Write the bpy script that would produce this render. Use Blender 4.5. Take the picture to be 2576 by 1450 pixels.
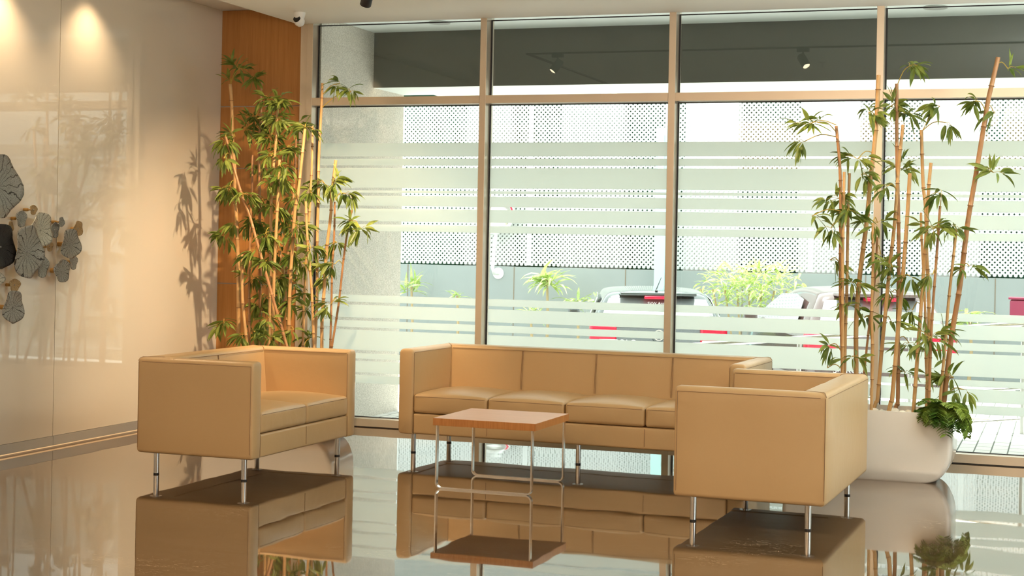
import bpy, bmesh, math, random
import numpy as np
from mathutils import Vector, Matrix
for o in list(bpy.data.objects): bpy.data.objects.remove(o)
S = bpy.context.scene
COL = S.collection
PI = math.pi

# ------------------------------------------------------------------ camera
CF, CT, CR, CHY, CH, CP = 3969.84, .3359, .0191, 609.91, 1.4085, .0017
_R0 = np.array([math.cos(CT), math.sin(CT), 0.]); _U0 = np.array([0, 0, 1.]); _F0 = np.array([-math.sin(CT), math.cos(CT), 0.])
_F = _F0*math.cos(CP)+_U0*math.sin(CP); _U = _U0*math.cos(CP)-_F0*math.sin(CP)
_c, _s = math.cos(CR), math.sin(CR)
def ray(x, y):
    a, b = x-1288, y-CHY
    return _F*CF+_R0*(a*_c+b*_s)-_U*(-a*_s+b*_c)
def onY(x, y, Y):
    r = ray(x, y); return Vector(r*(Y/r[1]))+Vector((0, 0, CH))
def onX(x, y, X):
    r = ray(x, y); return Vector(r*(X/r[0]))+Vector((0, 0, CH))
cd = bpy.data.cameras.new('camera'); cam = bpy.data.objects.new('camera', cd); COL.objects.link(cam)
cd.sensor_width = 36; cd.lens = 36*CF/2576; cd.shift_y = -(725-CHY)/2576; cd.clip_end = 200
right = _R0*_c+_U*_s; up = -_R0*_s+_U*_c
cam.matrix_world = Matrix(((right[0], up[0], -_F[0], 0), (right[1], up[1], -_F[1], 0), (right[2], up[2], -_F[2], CH), (0, 0, 0, 1)))
S.camera = cam
# ------------------------------------------------------------------ world, sun, exposure
S.view_settings.view_transform = 'Standard'; S.view_settings.look = 'None'
S.view_settings.exposure = 0.66; S.view_settings.gamma = 1.0
w = bpy.data.worlds.new('sky'); S.world = w; w.use_nodes = True
bg = w.node_tree.nodes['Background']; bg.inputs[0].default_value = (.93, 1.0, .97, 1); bg.inputs[1].default_value = 2.2
def light(name, kind, loc, energy, color, target=None, **k):
    d = bpy.data.lights.new(name, kind); d.energy = energy; d.color = color
    for a, v in k.items(): setattr(d, a, v)
    o = bpy.data.objects.new(name, d); COL.objects.link(o); o.location = loc
    if target is not None:
        o.rotation_euler = (Vector(target)-Vector(loc)).to_track_quat('-Z', 'Y').to_euler()
    return o
light('sun', 'SUN', (0, 20, 20), 6.5, (1, .98, .93), target=(.1, 19.8, 19.0), angle=.01)
WARM = (1, .72, .43)
# warm fill added near the ceiling behind the camera, no fixture modelled
light('warm_fill', 'AREA', (-2.6, -.6, 3.0), 135, (1, .60, .30), target=(-2.6, 1.0, 0), shape='RECTANGLE', size=5.0, size_y=2.6)
# cool area light from the right side, its source unseen
light('side_light', 'AREA', (5.9, 6.4, 1.6), 58, (.82, 1, 1.08), target=(0, 6.4, 1.6), shape='RECTANGLE', size=5.0, size_y=2.6)
light('soffit_fill', 'AREA', (-1.0, .8, 2.25), 310, (1, .87, .70), target=(-1.1, 1.2, 5), shape='RECTANGLE', size=4.0, size_y=.5)  # added upward fill that brightens the lowered ceiling, no fixture there
light('soffit_fill', 'AREA', (1.2, 8.8, 2.1), 130, (.97, 1, .92), target=(1.2, 8.4, 4.4), shape='RECTANGLE', size=1.2, size_y=2.6)  # second added fill, out of view, lifting the ceiling near the window

# ------------------------------------------------------------------ materials
def new_mat(name):
    m = bpy.data.materials.new(name); m.use_nodes = True
    return m, m.node_tree, m.node_tree.nodes['Principled BSDF']
def mat(name, col, rough=.5, metal=0, spec=.5, bump=None, noise=None, coat=0, emis=None, trans=0, ior=None):
    m, nt, p = new_mat(name)
    p.inputs['Base Color'].default_value = (*col, 1); p.inputs['Roughness'].default_value = rough
    p.inputs['Metallic'].default_value = metal; p.inputs['Specular IOR Level'].default_value = spec
    p.inputs['Coat Weight'].default_value = coat
    if ior: p.inputs['IOR'].default_value = ior
    if emis: p.inputs['Emission Color'].default_value = (*emis[0], 1); p.inputs['Emission Strength'].default_value = emis[1]
    tc = nt.nodes.new('ShaderNodeTexCoord')
    if noise:   # (scale, amount, stretch)
        n = nt.nodes.new('ShaderNodeTexNoise'); mp = nt.nodes.new('ShaderNodeMapping')
        mp.inputs['Scale'].default_value = noise[2] if len(noise) > 2 else (1, 1, 1)
        nt.links.new(tc.outputs['Object'], mp.inputs[0]); nt.links.new(mp.outputs[0], n.inputs['Vector'])
        n.inputs['Scale'].default_value = noise[0]; n.inputs['Detail'].default_value = 6
        r = nt.nodes.new('ShaderNodeValToRGB'); a = noise[1]
        r.color_ramp.elements[0].color = (*[c*(1-a) for c in col], 1); r.color_ramp.elements[1].color = (*[min(1, c*(1+a)) for c in col], 1)
        r.color_ramp.elements[0].position = .3; r.color_ramp.elements[1].position = .7
        nt.links.new(n.outputs[0], r.inputs[0]); nt.links.new(r.outputs[0], p.inputs['Base Color'])
    if bump:    # (scale, strength, distance)
        n = nt.nodes.new('ShaderNodeTexNoise'); n.inputs['Scale'].default_value = bump[0]; n.inputs['Detail'].default_value = 3
        b = nt.nodes.new('ShaderNodeBump'); b.inputs['Strength'].default_value = bump[1]; b.inputs['Distance'].default_value = bump[2]
        nt.links.new(tc.outputs['Object'], n.inputs['Vector']); nt.links.new(n.outputs[0], b.inputs['Height']); nt.links.new(b.outputs[0], p.inputs['Normal'])
    return m
M = {}
M['plaster'] = mat('plaster', (.74, .69, .60), .6)
M['ceiling'] = mat('ceiling_paint', (.92, .91, .86), .7)
M['wall_glass'] = mat('back_painted_glass', (.72, .65, .54), .015, spec=.6, ior=1.52)
M['seam'] = mat('seam_dark', (.22, .17, .12), .6)
M['steel'] = mat('brushed_steel', (.60, .60, .58), .4, metal=.6)
M['chrome'] = mat('chrome', (.72, .70, .67), .2, metal=1)
M['leather'] = mat('tan_leather', (.565, .372, .178), .40, spec=.6, bump=(9, .25, .012))
M['stitch'] = mat('leather_stitching', (.28, .165, .08), .6)
M['alu'] = mat('anodised_aluminium', (.66, .565, .45), .32, metal=.55)
M['black'] = mat('black_rubber', (.012, .012, .014), .5)
M['black_metal'] = mat('black_metal', (.02, .02, .02), .45)
M['white_gloss'] = mat('white_fibreglass', (.80, .76, .70), .12, spec=.5)
M['white'] = mat('white_paint', (.82, .82, .80), .4)
M['pebble'] = mat('white_pebble', (.74, .68, .58), .5, noise=(14, .1))
M['soil'] = mat('soil', (.08, .055, .035), .9, noise=(30, .4))
M['brass'] = mat('aged_brass', (.55, .34, .12), .35, metal=.85)
M['screen'] = mat('dark_lens', (.01, .01, .012), .1)
M['beam'] = mat('dark_beam_paint', (.085, .088, .075), .6)
M['soffit_out'] = mat('exterior_soffit', (.84, .87, .85), .6)
M['grey_wall'] = mat('grey_render', (.31, .34, .335), .8, noise=(1.2, .06))
M['lattice'] = mat('white_lattice', (.62, .63, .615), .5)
M['col_white'] = mat('white_column', (.95, .93, .91), .6)
M['col_grey'] = mat('grey_column', (.30, .32, .30), .7)
M['hedge'] = mat('hedge', (.006, .085, .045), .7, noise=(3, .5))
M['teal'] = mat('pale_blue_paint', (.50, .74, .74), .5)
M['asphalt'] = mat('asphalt', (.22, .22, .21), .9, noise=(6, .1))
M['yellow'] = mat('yellow_line', (.80, .62, .22), .7)
M['maroon'] = mat('maroon_paint', (.32, .03, .08), .4)
M['car_dark'] = mat('dark_grey_car_paint', (.045, .06, .06), .14, spec=.8, coat=1)
M['car_brown'] = mat('brown_car_paint', (.10, .055, .05), .14, spec=.8, coat=1)
M['car_glass'] = mat('car_window_glass', (.55, .58, .58), .03, metal=.55, coat=1)
M['red_lens'] = mat('red_lamp_lens', (.65, .01, .05), .15)
M['clear_lens'] = mat('clear_lamp_lens', (.7, .6, .55), .15)
M['tyre'] = mat('tyre', (.02, .02, .02), .7)
M['lamp_on'] = mat('lamp_face', (1, .9, .7), .4, emis=((1, .78, .5), 14))
M['tube_on'] = mat('tube_lamp', (1, 1, 1), .4, emis=((1, .93, .82), 7))
M['led_strip'] = mat('led_strip', (1, .8, .5), .4, emis=((1, .62, .3), .35))
M['stem_plant'] = mat('dry_stem', (.45, .33, .18), .7)
M['green_text'] = mat('white_lettering', (.85, .85, .85), .4)

def stucco():
    m, nt, p = new_mat('exterior_stucco')
    tc = nt.nodes.new('ShaderNodeTexCoord'); n = nt.nodes.new('ShaderNodeTexNoise'); n.inputs['Scale'].default_value = 120; n.inputs['Detail'].default_value = 4
    nt.links.new(tc.outputs['Object'], n.inputs['Vector'])
    r = nt.nodes.new('ShaderNodeValToRGB'); r.color_ramp.elements[0].color = (.44, .40, .345, 1); r.color_ramp.elements[1].color = (.68, .62, .55, 1)
    r.color_ramp.elements[0].position = .35; r.color_ramp.elements[1].position = .65
    b = nt.nodes.new('ShaderNodeBump'); b.inputs['Strength'].default_value = .6; b.inputs['Distance'].default_value = .01
    nt.links.new(n.outputs[0], r.inputs[0]); nt.links.new(r.outputs[0], p.inputs['Base Color']); nt.links.new(n.outputs[0], b.inputs['Height']); nt.links.new(b.outputs[0], p.inputs['Normal'])
    p.inputs['Roughness'].default_value = .9
    return m
M['stucco'] = stucco()
def wood(name, c1, c2, scale, axis_stretch, rough=.35):
    m, nt, p = new_mat(name)
    tc = nt.nodes.new('ShaderNodeTexCoord'); mp = nt.nodes.new('ShaderNodeMapping'); mp.inputs['Scale'].default_value = axis_stretch
    n = nt.nodes.new('ShaderNodeTexNoise'); n.inputs['Scale'].default_value = scale; n.inputs['Detail'].default_value = 8; n.inputs['Roughness'].default_value = .65
    nt.links.new(tc.outputs['Object'], mp.inputs[0]); nt.links.new(mp.outputs[0], n.inputs['Vector'])
    r = nt.nodes.new('ShaderNodeValToRGB'); r.color_ramp.elements[0].color = (*c1, 1); r.color_ramp.elements[1].color = (*c2, 1)
    r.color_ramp.elements[0].position = .3; r.color_ramp.elements[1].position = .7
    nt.links.new(n.outputs[0], r.inputs[0]); nt.links.new(r.outputs[0], p.inputs['Base Color']); p.inputs['Roughness'].default_value = rough
    return m
M['wood_panel'] = wood('orange_wood_veneer', (.40, .165, .038), (.52, .235, .065), 9, (6, 6, .25), .35)
M['wood_table'] = wood('table_veneer', (.56, .27, .12), (.68, .36, .17), 14, (.4, 8, 1), .42)
M['wood_edge'] = wood('table_edge_veneer', (.42, .15, .035), (.62, .27, .08), 30, (6, 6, .3), .35)
M['bamboo'] = wood('bamboo_cane', (.42, .23, .085), (.62, .39, .17), 10, (2, 2, .6), .38)
M['bamboo_red'] = wood('reddish_bamboo_cane', (.30, .14, .055), (.47, .25, .11), 10, (2, 2, .6), .38)
M['node'] = mat('bamboo_node', (.22, .10, .035), .6)
M['twig'] = mat('twig', (.42, .30, .05), .6)
def leafm(name, c1, c2, tr=.35):
    m, nt, p = new_mat(name)
    tc = nt.nodes.new('ShaderNodeTexCoord'); n = nt.nodes.new('ShaderNodeTexNoise'); n.inputs['Scale'].default_value = 9
    nt.links.new(tc.outputs['Object'], n.inputs['Vector'])
    r = nt.nodes.new('ShaderNodeValToRGB'); r.color_ramp.elements[0].color = (*c1, 1); r.color_ramp.elements[1].color = (*c2, 1)
    r.color_ramp.elements[0].position = .35; r.color_ramp.elements[1].position = .65
    nt.links.new(n.outputs[0], r.inputs[0]); nt.links.new(r.outputs[0], p.inputs['Base Color']); p.inputs['Roughness'].default_value = .45
    t = nt.nodes.new('ShaderNodeBsdfTranslucent'); nt.links.new(r.outputs[0], t.inputs[0])
    mx = nt.nodes.new('ShaderNodeMixShader'); mx.inputs[0].default_value = tr
    out = nt.nodes['Material Output']; nt.links.new(p.outputs[0], mx.inputs[1]); nt.links.new(t.outputs[0], mx.inputs[2]); nt.links.new(mx.outputs[0], out.inputs[0])
    return m
M['leaf'] = leafm('bamboo_leaf', (.09, .15, .018), (.30, .36, .075))
M['fern'] = leafm('fern_leaf', (.07, .16, .02), (.28, .38, .06), .25)
M['bush'] = leafm('bright_leaf', (.35, .50, .12), (.70, .78, .36), .35)
def glassm():
    m = bpy.data.materials.new('window_glass'); m.use_nodes = True; nt = m.node_tree; nt.nodes.remove(nt.nodes['Principled BSDF'])
    t = nt.nodes.new('ShaderNodeBsdfTransparent'); t.inputs[0].default_value = (.94, .98, .96, 1)
    g = nt.nodes.new('ShaderNodeBsdfGlossy'); g.inputs['Roughness'].default_value = .0
    f = nt.nodes.new('ShaderNodeFresnel'); f.inputs[0].default_value = 1.5
    x = nt.nodes.new('ShaderNodeMixShader'); nt.links.new(f.outputs[0], x.inputs[0]); nt.links.new(t.outputs[0], x.inputs[1]); nt.links.new(g.outputs[0], x.inputs[2])
    nt.links.new(x.outputs[0], nt.nodes['Material Output'].inputs[0]); return m
M['glass'] = glassm()
def filmm():
    m = bpy.data.materials.new('frosted_film'); m.use_nodes = True; nt = m.node_tree; p = nt.nodes['Principled BSDF']
    p.inputs['Base Color'].default_value = (.80, .84, .80, 1); p.inputs['Roughness'].default_value = .5
    t = nt.nodes.new('ShaderNodeBsdfTranslucent'); t.inputs[0].default_value = (.97, .99, .955, 1)
    x = nt.nodes.new('ShaderNodeMixShader'); x.inputs[0].default_value = .92
    nt.links.new(p.outputs[0], x.inputs[1]); nt.links.new(t.outputs[0], x.inputs[2])
    nt.links.new(x.outputs[0], nt.nodes['Material Output'].inputs[0]); return m
M['film'] = filmm()
def floorm():
    m, nt, p = new_mat('polished_marble')
    tc = nt.nodes.new('ShaderNodeTexCoord'); mp = nt.nodes.new('ShaderNodeMapping'); mp.inputs['Rotation'].default_value = (0, 0, .35); mp.inputs['Scale'].default_value = (.8, 2.2, 1)
    nt.links.new(tc.outputs['Object'], mp.inputs[0])
    n = nt.nodes.new('ShaderNodeTexNoise'); n.inputs['Scale'].default_value = 1.6; n.inputs['Detail'].default_value = 9; n.inputs['Roughness'].default_value = .62; n.inputs['Distortion'].default_value = .8
    nt.links.new(mp.outputs[0], n.inputs['Vector'])
    r = nt.nodes.new('ShaderNodeValToRGB'); r.color_ramp.elements[0].color = (.06, .035, .017, 1); r.color_ramp.elements[1].color = (.145, .09, .048, 1)
    r.color_ramp.elements[0].position = .3; r.color_ramp.elements[1].position = .7; nt.links.new(n.outputs[0], r.inputs[0])
    v = nt.nodes.new('ShaderNodeTexNoise'); v.inputs['Scale'].default_value = 6.5; v.inputs['Detail'].default_value = 5; v.inputs['Distortion'].default_value = 2.0
    nt.links.new(mp.outputs[0], v.inputs['Vector'])
    vr = nt.nodes.new('ShaderNodeValToRGB'); e = vr.color_ramp.elements; e[0].position = .492; e[0].color = (0, 0, 0, 1); e[1].position = .508; e[1].color = (0, 0, 0, 1)
    k = e.new(.5); k.color = (1, 1, 1, 1); nt.links.new(v.outputs[0], vr.inputs[0])
    big = nt.nodes.new('ShaderNodeTexNoise'); big.inputs['Scale'].default_value = 1.1; nt.links.new(tc.outputs['Object'], big.inputs['Vector'])
    br = nt.nodes.new('ShaderNodeValToRGB'); br.color_ramp.elements[0].position = .42; br.color_ramp.elements[1].position = .68; nt.links.new(big.outputs[0], br.inputs[0])
    mul = nt.nodes.new('ShaderNodeMath'); mul.operation = 'MULTIPLY'; nt.links.new(vr.outputs[0], mul.inputs[0]); nt.links.new(br.outputs[0], mul.inputs[1])
    ml2 = nt.nodes.new('ShaderNodeMath'); ml2.operation = 'MULTIPLY'; ml2.inputs[1].default_value = 1.1; nt.links.new(mul.outputs[0], ml2.inputs[0])
    mx = nt.nodes.new('ShaderNodeMixRGB'); mx.inputs[2].default_value = (.62, .46, .30, 1)
    nt.links.new(ml2.outputs[0], mx.inputs[0]); nt.links.new(r.outputs[0], mx.inputs[1]); nt.links.new(mx.outputs[0], p.inputs['Base Color'])
    p.inputs['Roughness'].default_value = .03; p.inputs['IOR'].default_value = 1.62; p.inputs['Coat Weight'].default_value = .5; p.inputs['Coat Roughness'].default_value = .02
    bn = nt.nodes.new('ShaderNodeTexNoise'); bn.inputs['Scale'].default_value = 3.0; bn.inputs['Detail'].default_value = 1
    nt.links.new(tc.outputs['Object'], bn.inputs['Vector'])
    b = nt.nodes.new('ShaderNodeBump'); b.inputs['Strength'].default_value = .06; b.inputs['Distance'].default_value = .01
    nt.links.new(bn.outputs[0], b.inputs['Height']); nt.links.new(b.outputs[0], p.inputs['Normal']); nt.links.new(b.outputs[0], p.inputs['Coat Normal'])
    return m
M['floor'] = floorm()
def pavingm():
    m, nt, p = new_mat('paving')
    tc = nt.nodes.new('ShaderNodeTexCoord'); b = nt.nodes.new('ShaderNodeTexBrick'); mp = nt.nodes.new('ShaderNodeMapping'); mp.inputs['Rotation'].default_value = (0, 0, PI/2)
    nt.links.new(tc.outputs['Object'], mp.inputs[0]); nt.links.new(mp.outputs[0], b.inputs['Vector'])
    b.inputs['Color1'].default_value = (.70, .68, .65, 1); b.inputs['Color2'].default_value = (.62, .60, .58, 1); b.inputs['Mortar'].default_value = (.10, .11, .09, 1)
    b.inputs['Scale'].default_value = 1; b.inputs['Brick Width'].default_value = .22; b.inputs['Row Height'].default_value = .12; b.inputs['Mortar Size'].default_value = .006; b.inputs['Mortar Smooth'].default_value = .3
    nt.links.new(b.outputs[0], p.inputs['Base Color']); p.inputs['Roughness'].default_value = .85; return m
M['paving'] = pavingm()
def lotusm(name, col, vein, metal=.75, rough=.4):
    m, nt, p = new_mat(name)
    tc = nt.nodes.new('ShaderNodeTexCoord'); sp = nt.nodes.new('ShaderNodeSeparateXYZ'); nt.links.new(tc.outputs['Object'], sp.inputs[0])
    at = nt.nodes.new('ShaderNodeMath'); at.operation = 'ARCTAN2'; nt.links.new(sp.outputs[1], at.inputs[0]); nt.links.new(sp.outputs[2], at.inputs[1])
    n = nt.nodes.new('ShaderNodeTexNoise'); n.inputs['Scale'].default_value = 14; nt.links.new(tc.outputs['Object'], n.inputs['Vector'])
    ad = nt.nodes.new('ShaderNodeMath'); ad.operation = 'MULTIPLY_ADD'; ad.inputs[1].default_value = .7; nt.links.new(n.outputs[0], ad.inputs[0]); nt.links.new(at.outputs[0], ad.inputs[2])
    ml = nt.nodes.new('ShaderNodeMath'); ml.operation = 'MULTIPLY'; ml.inputs[1].default_value = 18; nt.links.new(ad.outputs[0], ml.inputs[0])
    sn = nt.nodes.new('ShaderNodeMath'); sn.operation = 'SINE'; nt.links.new(ml.outputs[0], sn.inputs[0])
    r = nt.nodes.new('ShaderNodeValToRGB'); r.color_ramp.elements[0].position = .88; r.color_ramp.elements[0].color = (0, 0, 0, 1); r.color_ramp.elements[1].position = .99
    nt.links.new(sn.outputs[0], r.inputs[0])
    vo = nt.nodes.new('ShaderNodeTexVoronoi'); vo.feature = 'DISTANCE_TO_EDGE'; vo.inputs['Scale'].default_value = 85; nt.links.new(tc.outputs['Object'], vo.inputs['Vector'])
    vr = nt.nodes.new('ShaderNodeValToRGB'); vr.color_ramp.elements[0].position = .02; vr.color_ramp.elements[0].color = (1, 1, 1, 1); vr.color_ramp.elements[1].position = .06; vr.color_ramp.elements[1].color = (0, 0, 0, 1)
    nt.links.new(vo.outputs[0], vr.inputs[0])
    h = nt.nodes.new('ShaderNodeMath'); h.operation = 'MULTIPLY'; h.inputs[1].default_value = .6; nt.links.new(vr.outputs[0], h.inputs[0])
    mxx = nt.nodes.new('ShaderNodeMath'); mxx.operation = 'MAXIMUM'; nt.links.new(r.outputs[0], mxx.inputs[0]); nt.links.new(h.outputs[0], mxx.inputs[1])
    mx = nt.nodes.new('ShaderNodeMixRGB'); mx.inputs[1].default_value = (*col, 1); mx.inputs[2].default_value = (*vein, 1); nt.links.new(mxx.outputs[0], mx.inputs[0])
    nt.links.new(mx.outputs[0], p.inputs['Base Color']); p.inputs['Metallic'].default_value = metal; p.inputs['Roughness'].default_value = rough
    b = nt.nodes.new('ShaderNodeBump'); b.inputs['Strength'].default_value = .5; b.inputs['Distance'].default_value = .004; b.invert = True
    nt.links.new(mxx.outputs[0], b.inputs['Height']); nt.links.new(b.outputs[0], p.inputs['Normal'])
    return m
M['lotus_grey'] = lotusm('grey_lotus_metal', (.36, .35, .32), (.06, .055, .05))
M['lotus_pale'] = lotusm('pale_lotus_metal', (.58, .56, .48), (.15, .14, .12))
M['lotus_black'] = lotusm('black_lotus_metal', (.045, .04, .038), (.012, .012, .012))
M['lotus_brass'] = lotusm('brass_lotus_metal', (.48, .33, .17), (.20, .12, .05))

# ------------------------------------------------------------------ helpers
def link(name, me, parent=None):
    o = bpy.data.objects.new(name, me); COL.objects.link(o)
    if parent is not None: o.parent = parent
    return o
def tag(o, label=None, cat=None, group=None, kind=None):
    if label: o['label'] = label
    if cat: o['category'] = cat
    if group: o['group'] = group
    if kind: o['kind'] = kind
    return o
def empty(name, loc=(0, 0, 0), rz=0):
    o = bpy.data.objects.new(name, None); COL.objects.link(o); o.location = loc; o.rotation_euler = (0, 0, rz); o.empty_display_size = .1
    return o
class MB:
    def __init__(s): s.v = []; s.f = []; s.mi = []; s.cur = 0
    def add(s, vs, fs):
        b = len(s.v); s.v += [tuple(v) for v in vs]; s.f += [tuple(b+i for i in f) for f in fs]; s.mi += [s.cur]*len(fs); return s
    def box(s, x0, x1, y0, y1, z0, z1):
        return s.add([(x0, y0, z0), (x1, y0, z0), (x1, y1, z0), (x0, y1, z0), (x0, y0, z1), (x1, y0, z1), (x1, y1, z1), (x0, y1, z1)],
                     [(0, 3, 2, 1), (4, 5, 6, 7), (0, 1, 5, 4), (1, 2, 6, 5), (2, 3, 7, 6), (3, 0, 4, 7)])
    def tube(s, pts, rad, n=8, caps=True):
        pts = [Vector(p) for p in pts]; m = len(pts); rs = rad if isinstance(rad, (list, tuple)) else [rad]*m
        base = len(s.v); ref = None
        for i, p in enumerate(pts):
            t = (pts[min(i+1, m-1)]-pts[max(i-1, 0)])
            if t.length < 1e-9: t = Vector((0, 0, 1))
            t.normalize()
            if ref is None: ref = Vector((1, 0, 0)) if abs(t.x) < .9 else Vector((0, 1, 0))
            a = (ref-t*ref.dot(t)).normalized(); b = t.cross(a); ref = a
            for k in range(n):
                q = p+(a*math.cos(2*PI*k/n)+b*math.sin(2*PI*k/n))*rs[i]; s.v.append(tuple(q))
        for i in range(m-1):
            for k in range(n):
                s.f.append((base+i*n+k, base+i*n+(k+1) % n, base+(i+1)*n+(k+1) % n, base+(i+1)*n+k)); s.mi.append(s.cur)
        if caps:
            s.f.append(tuple(base+k for k in reversed(range(n)))); s.mi.append(s.cur)
            s.f.append(tuple(base+(m-1)*n+k for k in range(n))); s.mi.append(s.cur)
        return s
    def cyl(s, c, r, z0, z1, n=24, r1=None):
        return s.tube([(c[0], c[1], z0), (c[0], c[1], z1)], [r, r if r1 is None else r1], n)
    def lathe(s, prof, n=24, mtx=None):
        base = len(s.v); mtx = mtx or Matrix()
        for r, z in prof:
            for k in range(n): s.v.append(tuple(mtx @ Vector((r*math.cos(2*PI*k/n), r*math.sin(2*PI*k/n), z))))
        for i in range(len(prof)-1):
            for k in range(n):
                s.f.append((base+i*n+k, base+i*n+(k+1) % n, base+(i+1)*n+(k+1) % n, base+(i+1)*n+k)); s.mi.append(s.cur)
        s.f.append(tuple(base+k for k in reversed(range(n)))); s.mi.append(s.cur)
        s.f.append(tuple(base+(len(prof)-1)*n+k for k in range(n))); s.mi.append(s.cur)
        return s
    def rbox(s, x0, x1, y0, y1, z0, z1, r, n=8, disp=None):
        """rounded box; disp(x,y,z)->offset"""
        c = Vector(((x0+x1)/2, (y0+y1)/2, (z0+z1)/2)); h = Vector(((x1-x0)/2, (y1-y0)/2, (z1-z0)/2))
        def ax(hh):
            rr = min(r, hh*.98)
            e = [-hh+rr*(1-math.tan(PI/4*(1-t))) if False else -hh+rr*t for t in (0, .25, .5, .75, 1)]
            mid = [(-hh+rr)+(2*hh-2*rr)*i/n for i in range(1, n)]
            return e+mid+[-v for v in reversed(e)]
        A = [ax(h.x), ax(h.y), ax(h.z)]
        idx = {}
        def vid(p):
            k = tuple(round(q, 6) for q in p)
            if k not in idx:
                inner = Vector([max(-h[i]+min(r, h[i]*.98), min(h[i]-min(r, h[i]*.98), p[i])) for i in range(3)])
                d = Vector(p)-inner
                q = inner+(d.normalized()*r if d.length > 1e-9 else d)
                q = c+q
                if disp: q = q+Vector(disp(q, Vector(p)))
                idx[k] = len(s.v); s.v.append(tuple(q))
            return idx[k]
        for a in range(3):
            b, d = (a+1) % 3, (a+2) % 3
            for sg in (-1, 1):
                for i in range(len(A[b])-1):
                    for j in range(len(A[d])-1):
                        q = []
                        for (ii, jj) in ((i, j), (i+1, j), (i+1, j+1), (i, j+1)):
                            p = [0, 0, 0]; p[a] = sg*h[a]; p[b] = A[b][ii]; p[d] = A[d][jj]; q.append(vid(p))
                        if sg < 0: q.reverse()
                        s.f.append(tuple(q)); s.mi.append(s.cur)
        return s
    def build(s, name, mats, parent=None, smooth=None, bevel=None):
        me = bpy.data.meshes.new(name); me.from_pydata(s.v, [], s.f)
        for m in (mats if isinstance(mats, (list, tuple)) else [mats]): me.materials.append(m)
        for p, i in zip(me.polygons, s.mi): p.material_index = i
        me.update()
        o = link(name, me, parent)
        if smooth is not None:
            for p in me.polygons: p.use_smooth = True
            if smooth < 179: me.set_sharp_from_angle(angle=math.radians(smooth))
        if bevel:
            b = o.modifiers.new('bevel', 'BEVEL'); b.width = bevel; b.segments = 3; b.limit_method = 'ANGLE'; b.angle_limit = .6
        return o
def struct(name, mb, m, parent=None, **k):
    o = mb.build(name, m, parent, **k)
    if parent is None: o['kind'] = 'structure'
    return o

# ------------------------------------------------------------------ room shell
XL, YW, ZS, ZC = -6.316, 10.976, 3.088, 3.222
struct('floor', MB().box(XL-.3, 6.2, -5.2, 11.0, -.2, 0), M['floor'])
struct('ceiling', MB().box(XL-.3, 6.2, -5.2, 11.2, ZC, ZC+.25), M['ceiling'])
struct('trim_1', MB().box(-5.625, 6.0, 4.2, 10.99, ZS, ZC+.001), M['ceiling'])          # lowered ceiling over the seating
wl = struct('wall_left', MB().box(XL-.3, XL-.012, -5.0, 11.03, 0, ZC), M['plaster'])
# the left wall is clad in tall back-painted glass sheets
for i, (a, b) in enumerate(((-4.99, 1.8), (1.806, 5.35), (5.356, 8.902), (8.908, 11.03))):
    p = MB().box(XL-.010, XL, a, b, .082, ZC-.001).build('glass_sheet', M['wall_glass'], wl)
struct('baseboard_left', MB().box(XL-.011, XL+.004, -4.99, 8.903, .018, .08).box(XL-.011, XL+.004, 8.907, 11.03, .018, .08), M['steel'])
MB().box(XL-.0115, XL-.002, -4.99, 11.02, .010, .017).build('led_strip', M['led_strip'], bpy.data.objects['baseboard_left'])
struct('wall_back', MB().box(XL, 6.2, -5.2, -5.0, 0, ZC), M['plaster'])
struct('wall_right', MB().box(6.0, 6.2, -5.0, 11.2, 0, ZC), M['plaster'])
# wood clad end of the window wall
wf = struct('wall_front', MB().box(XL-.3, -5.60, 11.05, 11.3, 0, ZC), M['plaster'])
zz = [0.0, .155, 1.062, 1.972, 2.46, ZC]
for a, b in zip(zz[:-1], zz[1:]):
    MB().box(XL+.001, -5.602, 11.03, 11.049, a+.004, b-.004).build('wood_panel', M['wood_panel'], wf)
MB().box(-5.601, -5.54, 10.99, 11.2, 0, ZC).build('end_jamb', M['alu'], wf)
struct('wall_front_right', MB().box(4.6, 6.0, 11.0, 11.3, 0, ZC), M['plaster'])

# ------------------------------------------------------------------ window wall
GY = 11.075
mull = [-5.540, -4.111, -2.675, -1.225, .218, 1.661, 3.104, 4.547]      # left edges, 50 mm faces
for i, x in enumerate(mull):
    struct('trim_%d' % (i+2), MB().box(x, x+.05, YW, GY+.06, 0, ZS+.12), M['alu'], bevel=.002)
bands = [(2.17, 2.068), (2.049, 1.999), (1.979, 1.828), (1.807, 1.788), (1.766, 1.689), (1.667, 1.571), (1.546, 1.495),
         (1.002, .948), (.926, .828), (.805, .753), (.733, .579), (.555, .513), (.496, .407), (.387, .327)]
for i in range(7):
    a, b = mull[i]+.051, mull[i+1]-.001
    g = struct('window_%d' % (i+1), MB().box(a, b, GY, GY+.006, .066, 2.455), M['glass'])
    MB().box(a, b, GY, GY+.006, 2.516, ZS+.1).build('upper_pane', M['glass'], g)
    MB().box(a, b, YW, GY+.05, 2.456, 2.515).build('transom', M['alu'], g)
    MB().box(a, b, YW, GY+.05, 0.007, .065).build('bottom_rail', M['alu'], g)
    MB().box(a, b, YW+.004, GY+.05, 0.0, .0065).build('base_gasket', M['black'], g)
    fm = MB()
    for t, u in bands: fm.box(a+.012, b-.012, GY-.0016, GY-.0004, u, t)
    fm.build('frosted_film', M['film'], g)
    gk = MB()
    for z0, z1 in ((.066, 2.455), (2.516, ZS-.002)):
        gk.box(a, a+.011, GY-.008, GY-.002, z0, z1); gk.box(b-.006, b, GY-.008, GY-.002, z0, z1)
        gk.box(a+.011, b-.006, GY-.008, GY-.002, z1-.008, z1); gk.box(a+.011, b-.006, GY-.008, GY-.002, z0, z0+.006)
    gk.build('gasket', M['black'], g)

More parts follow.
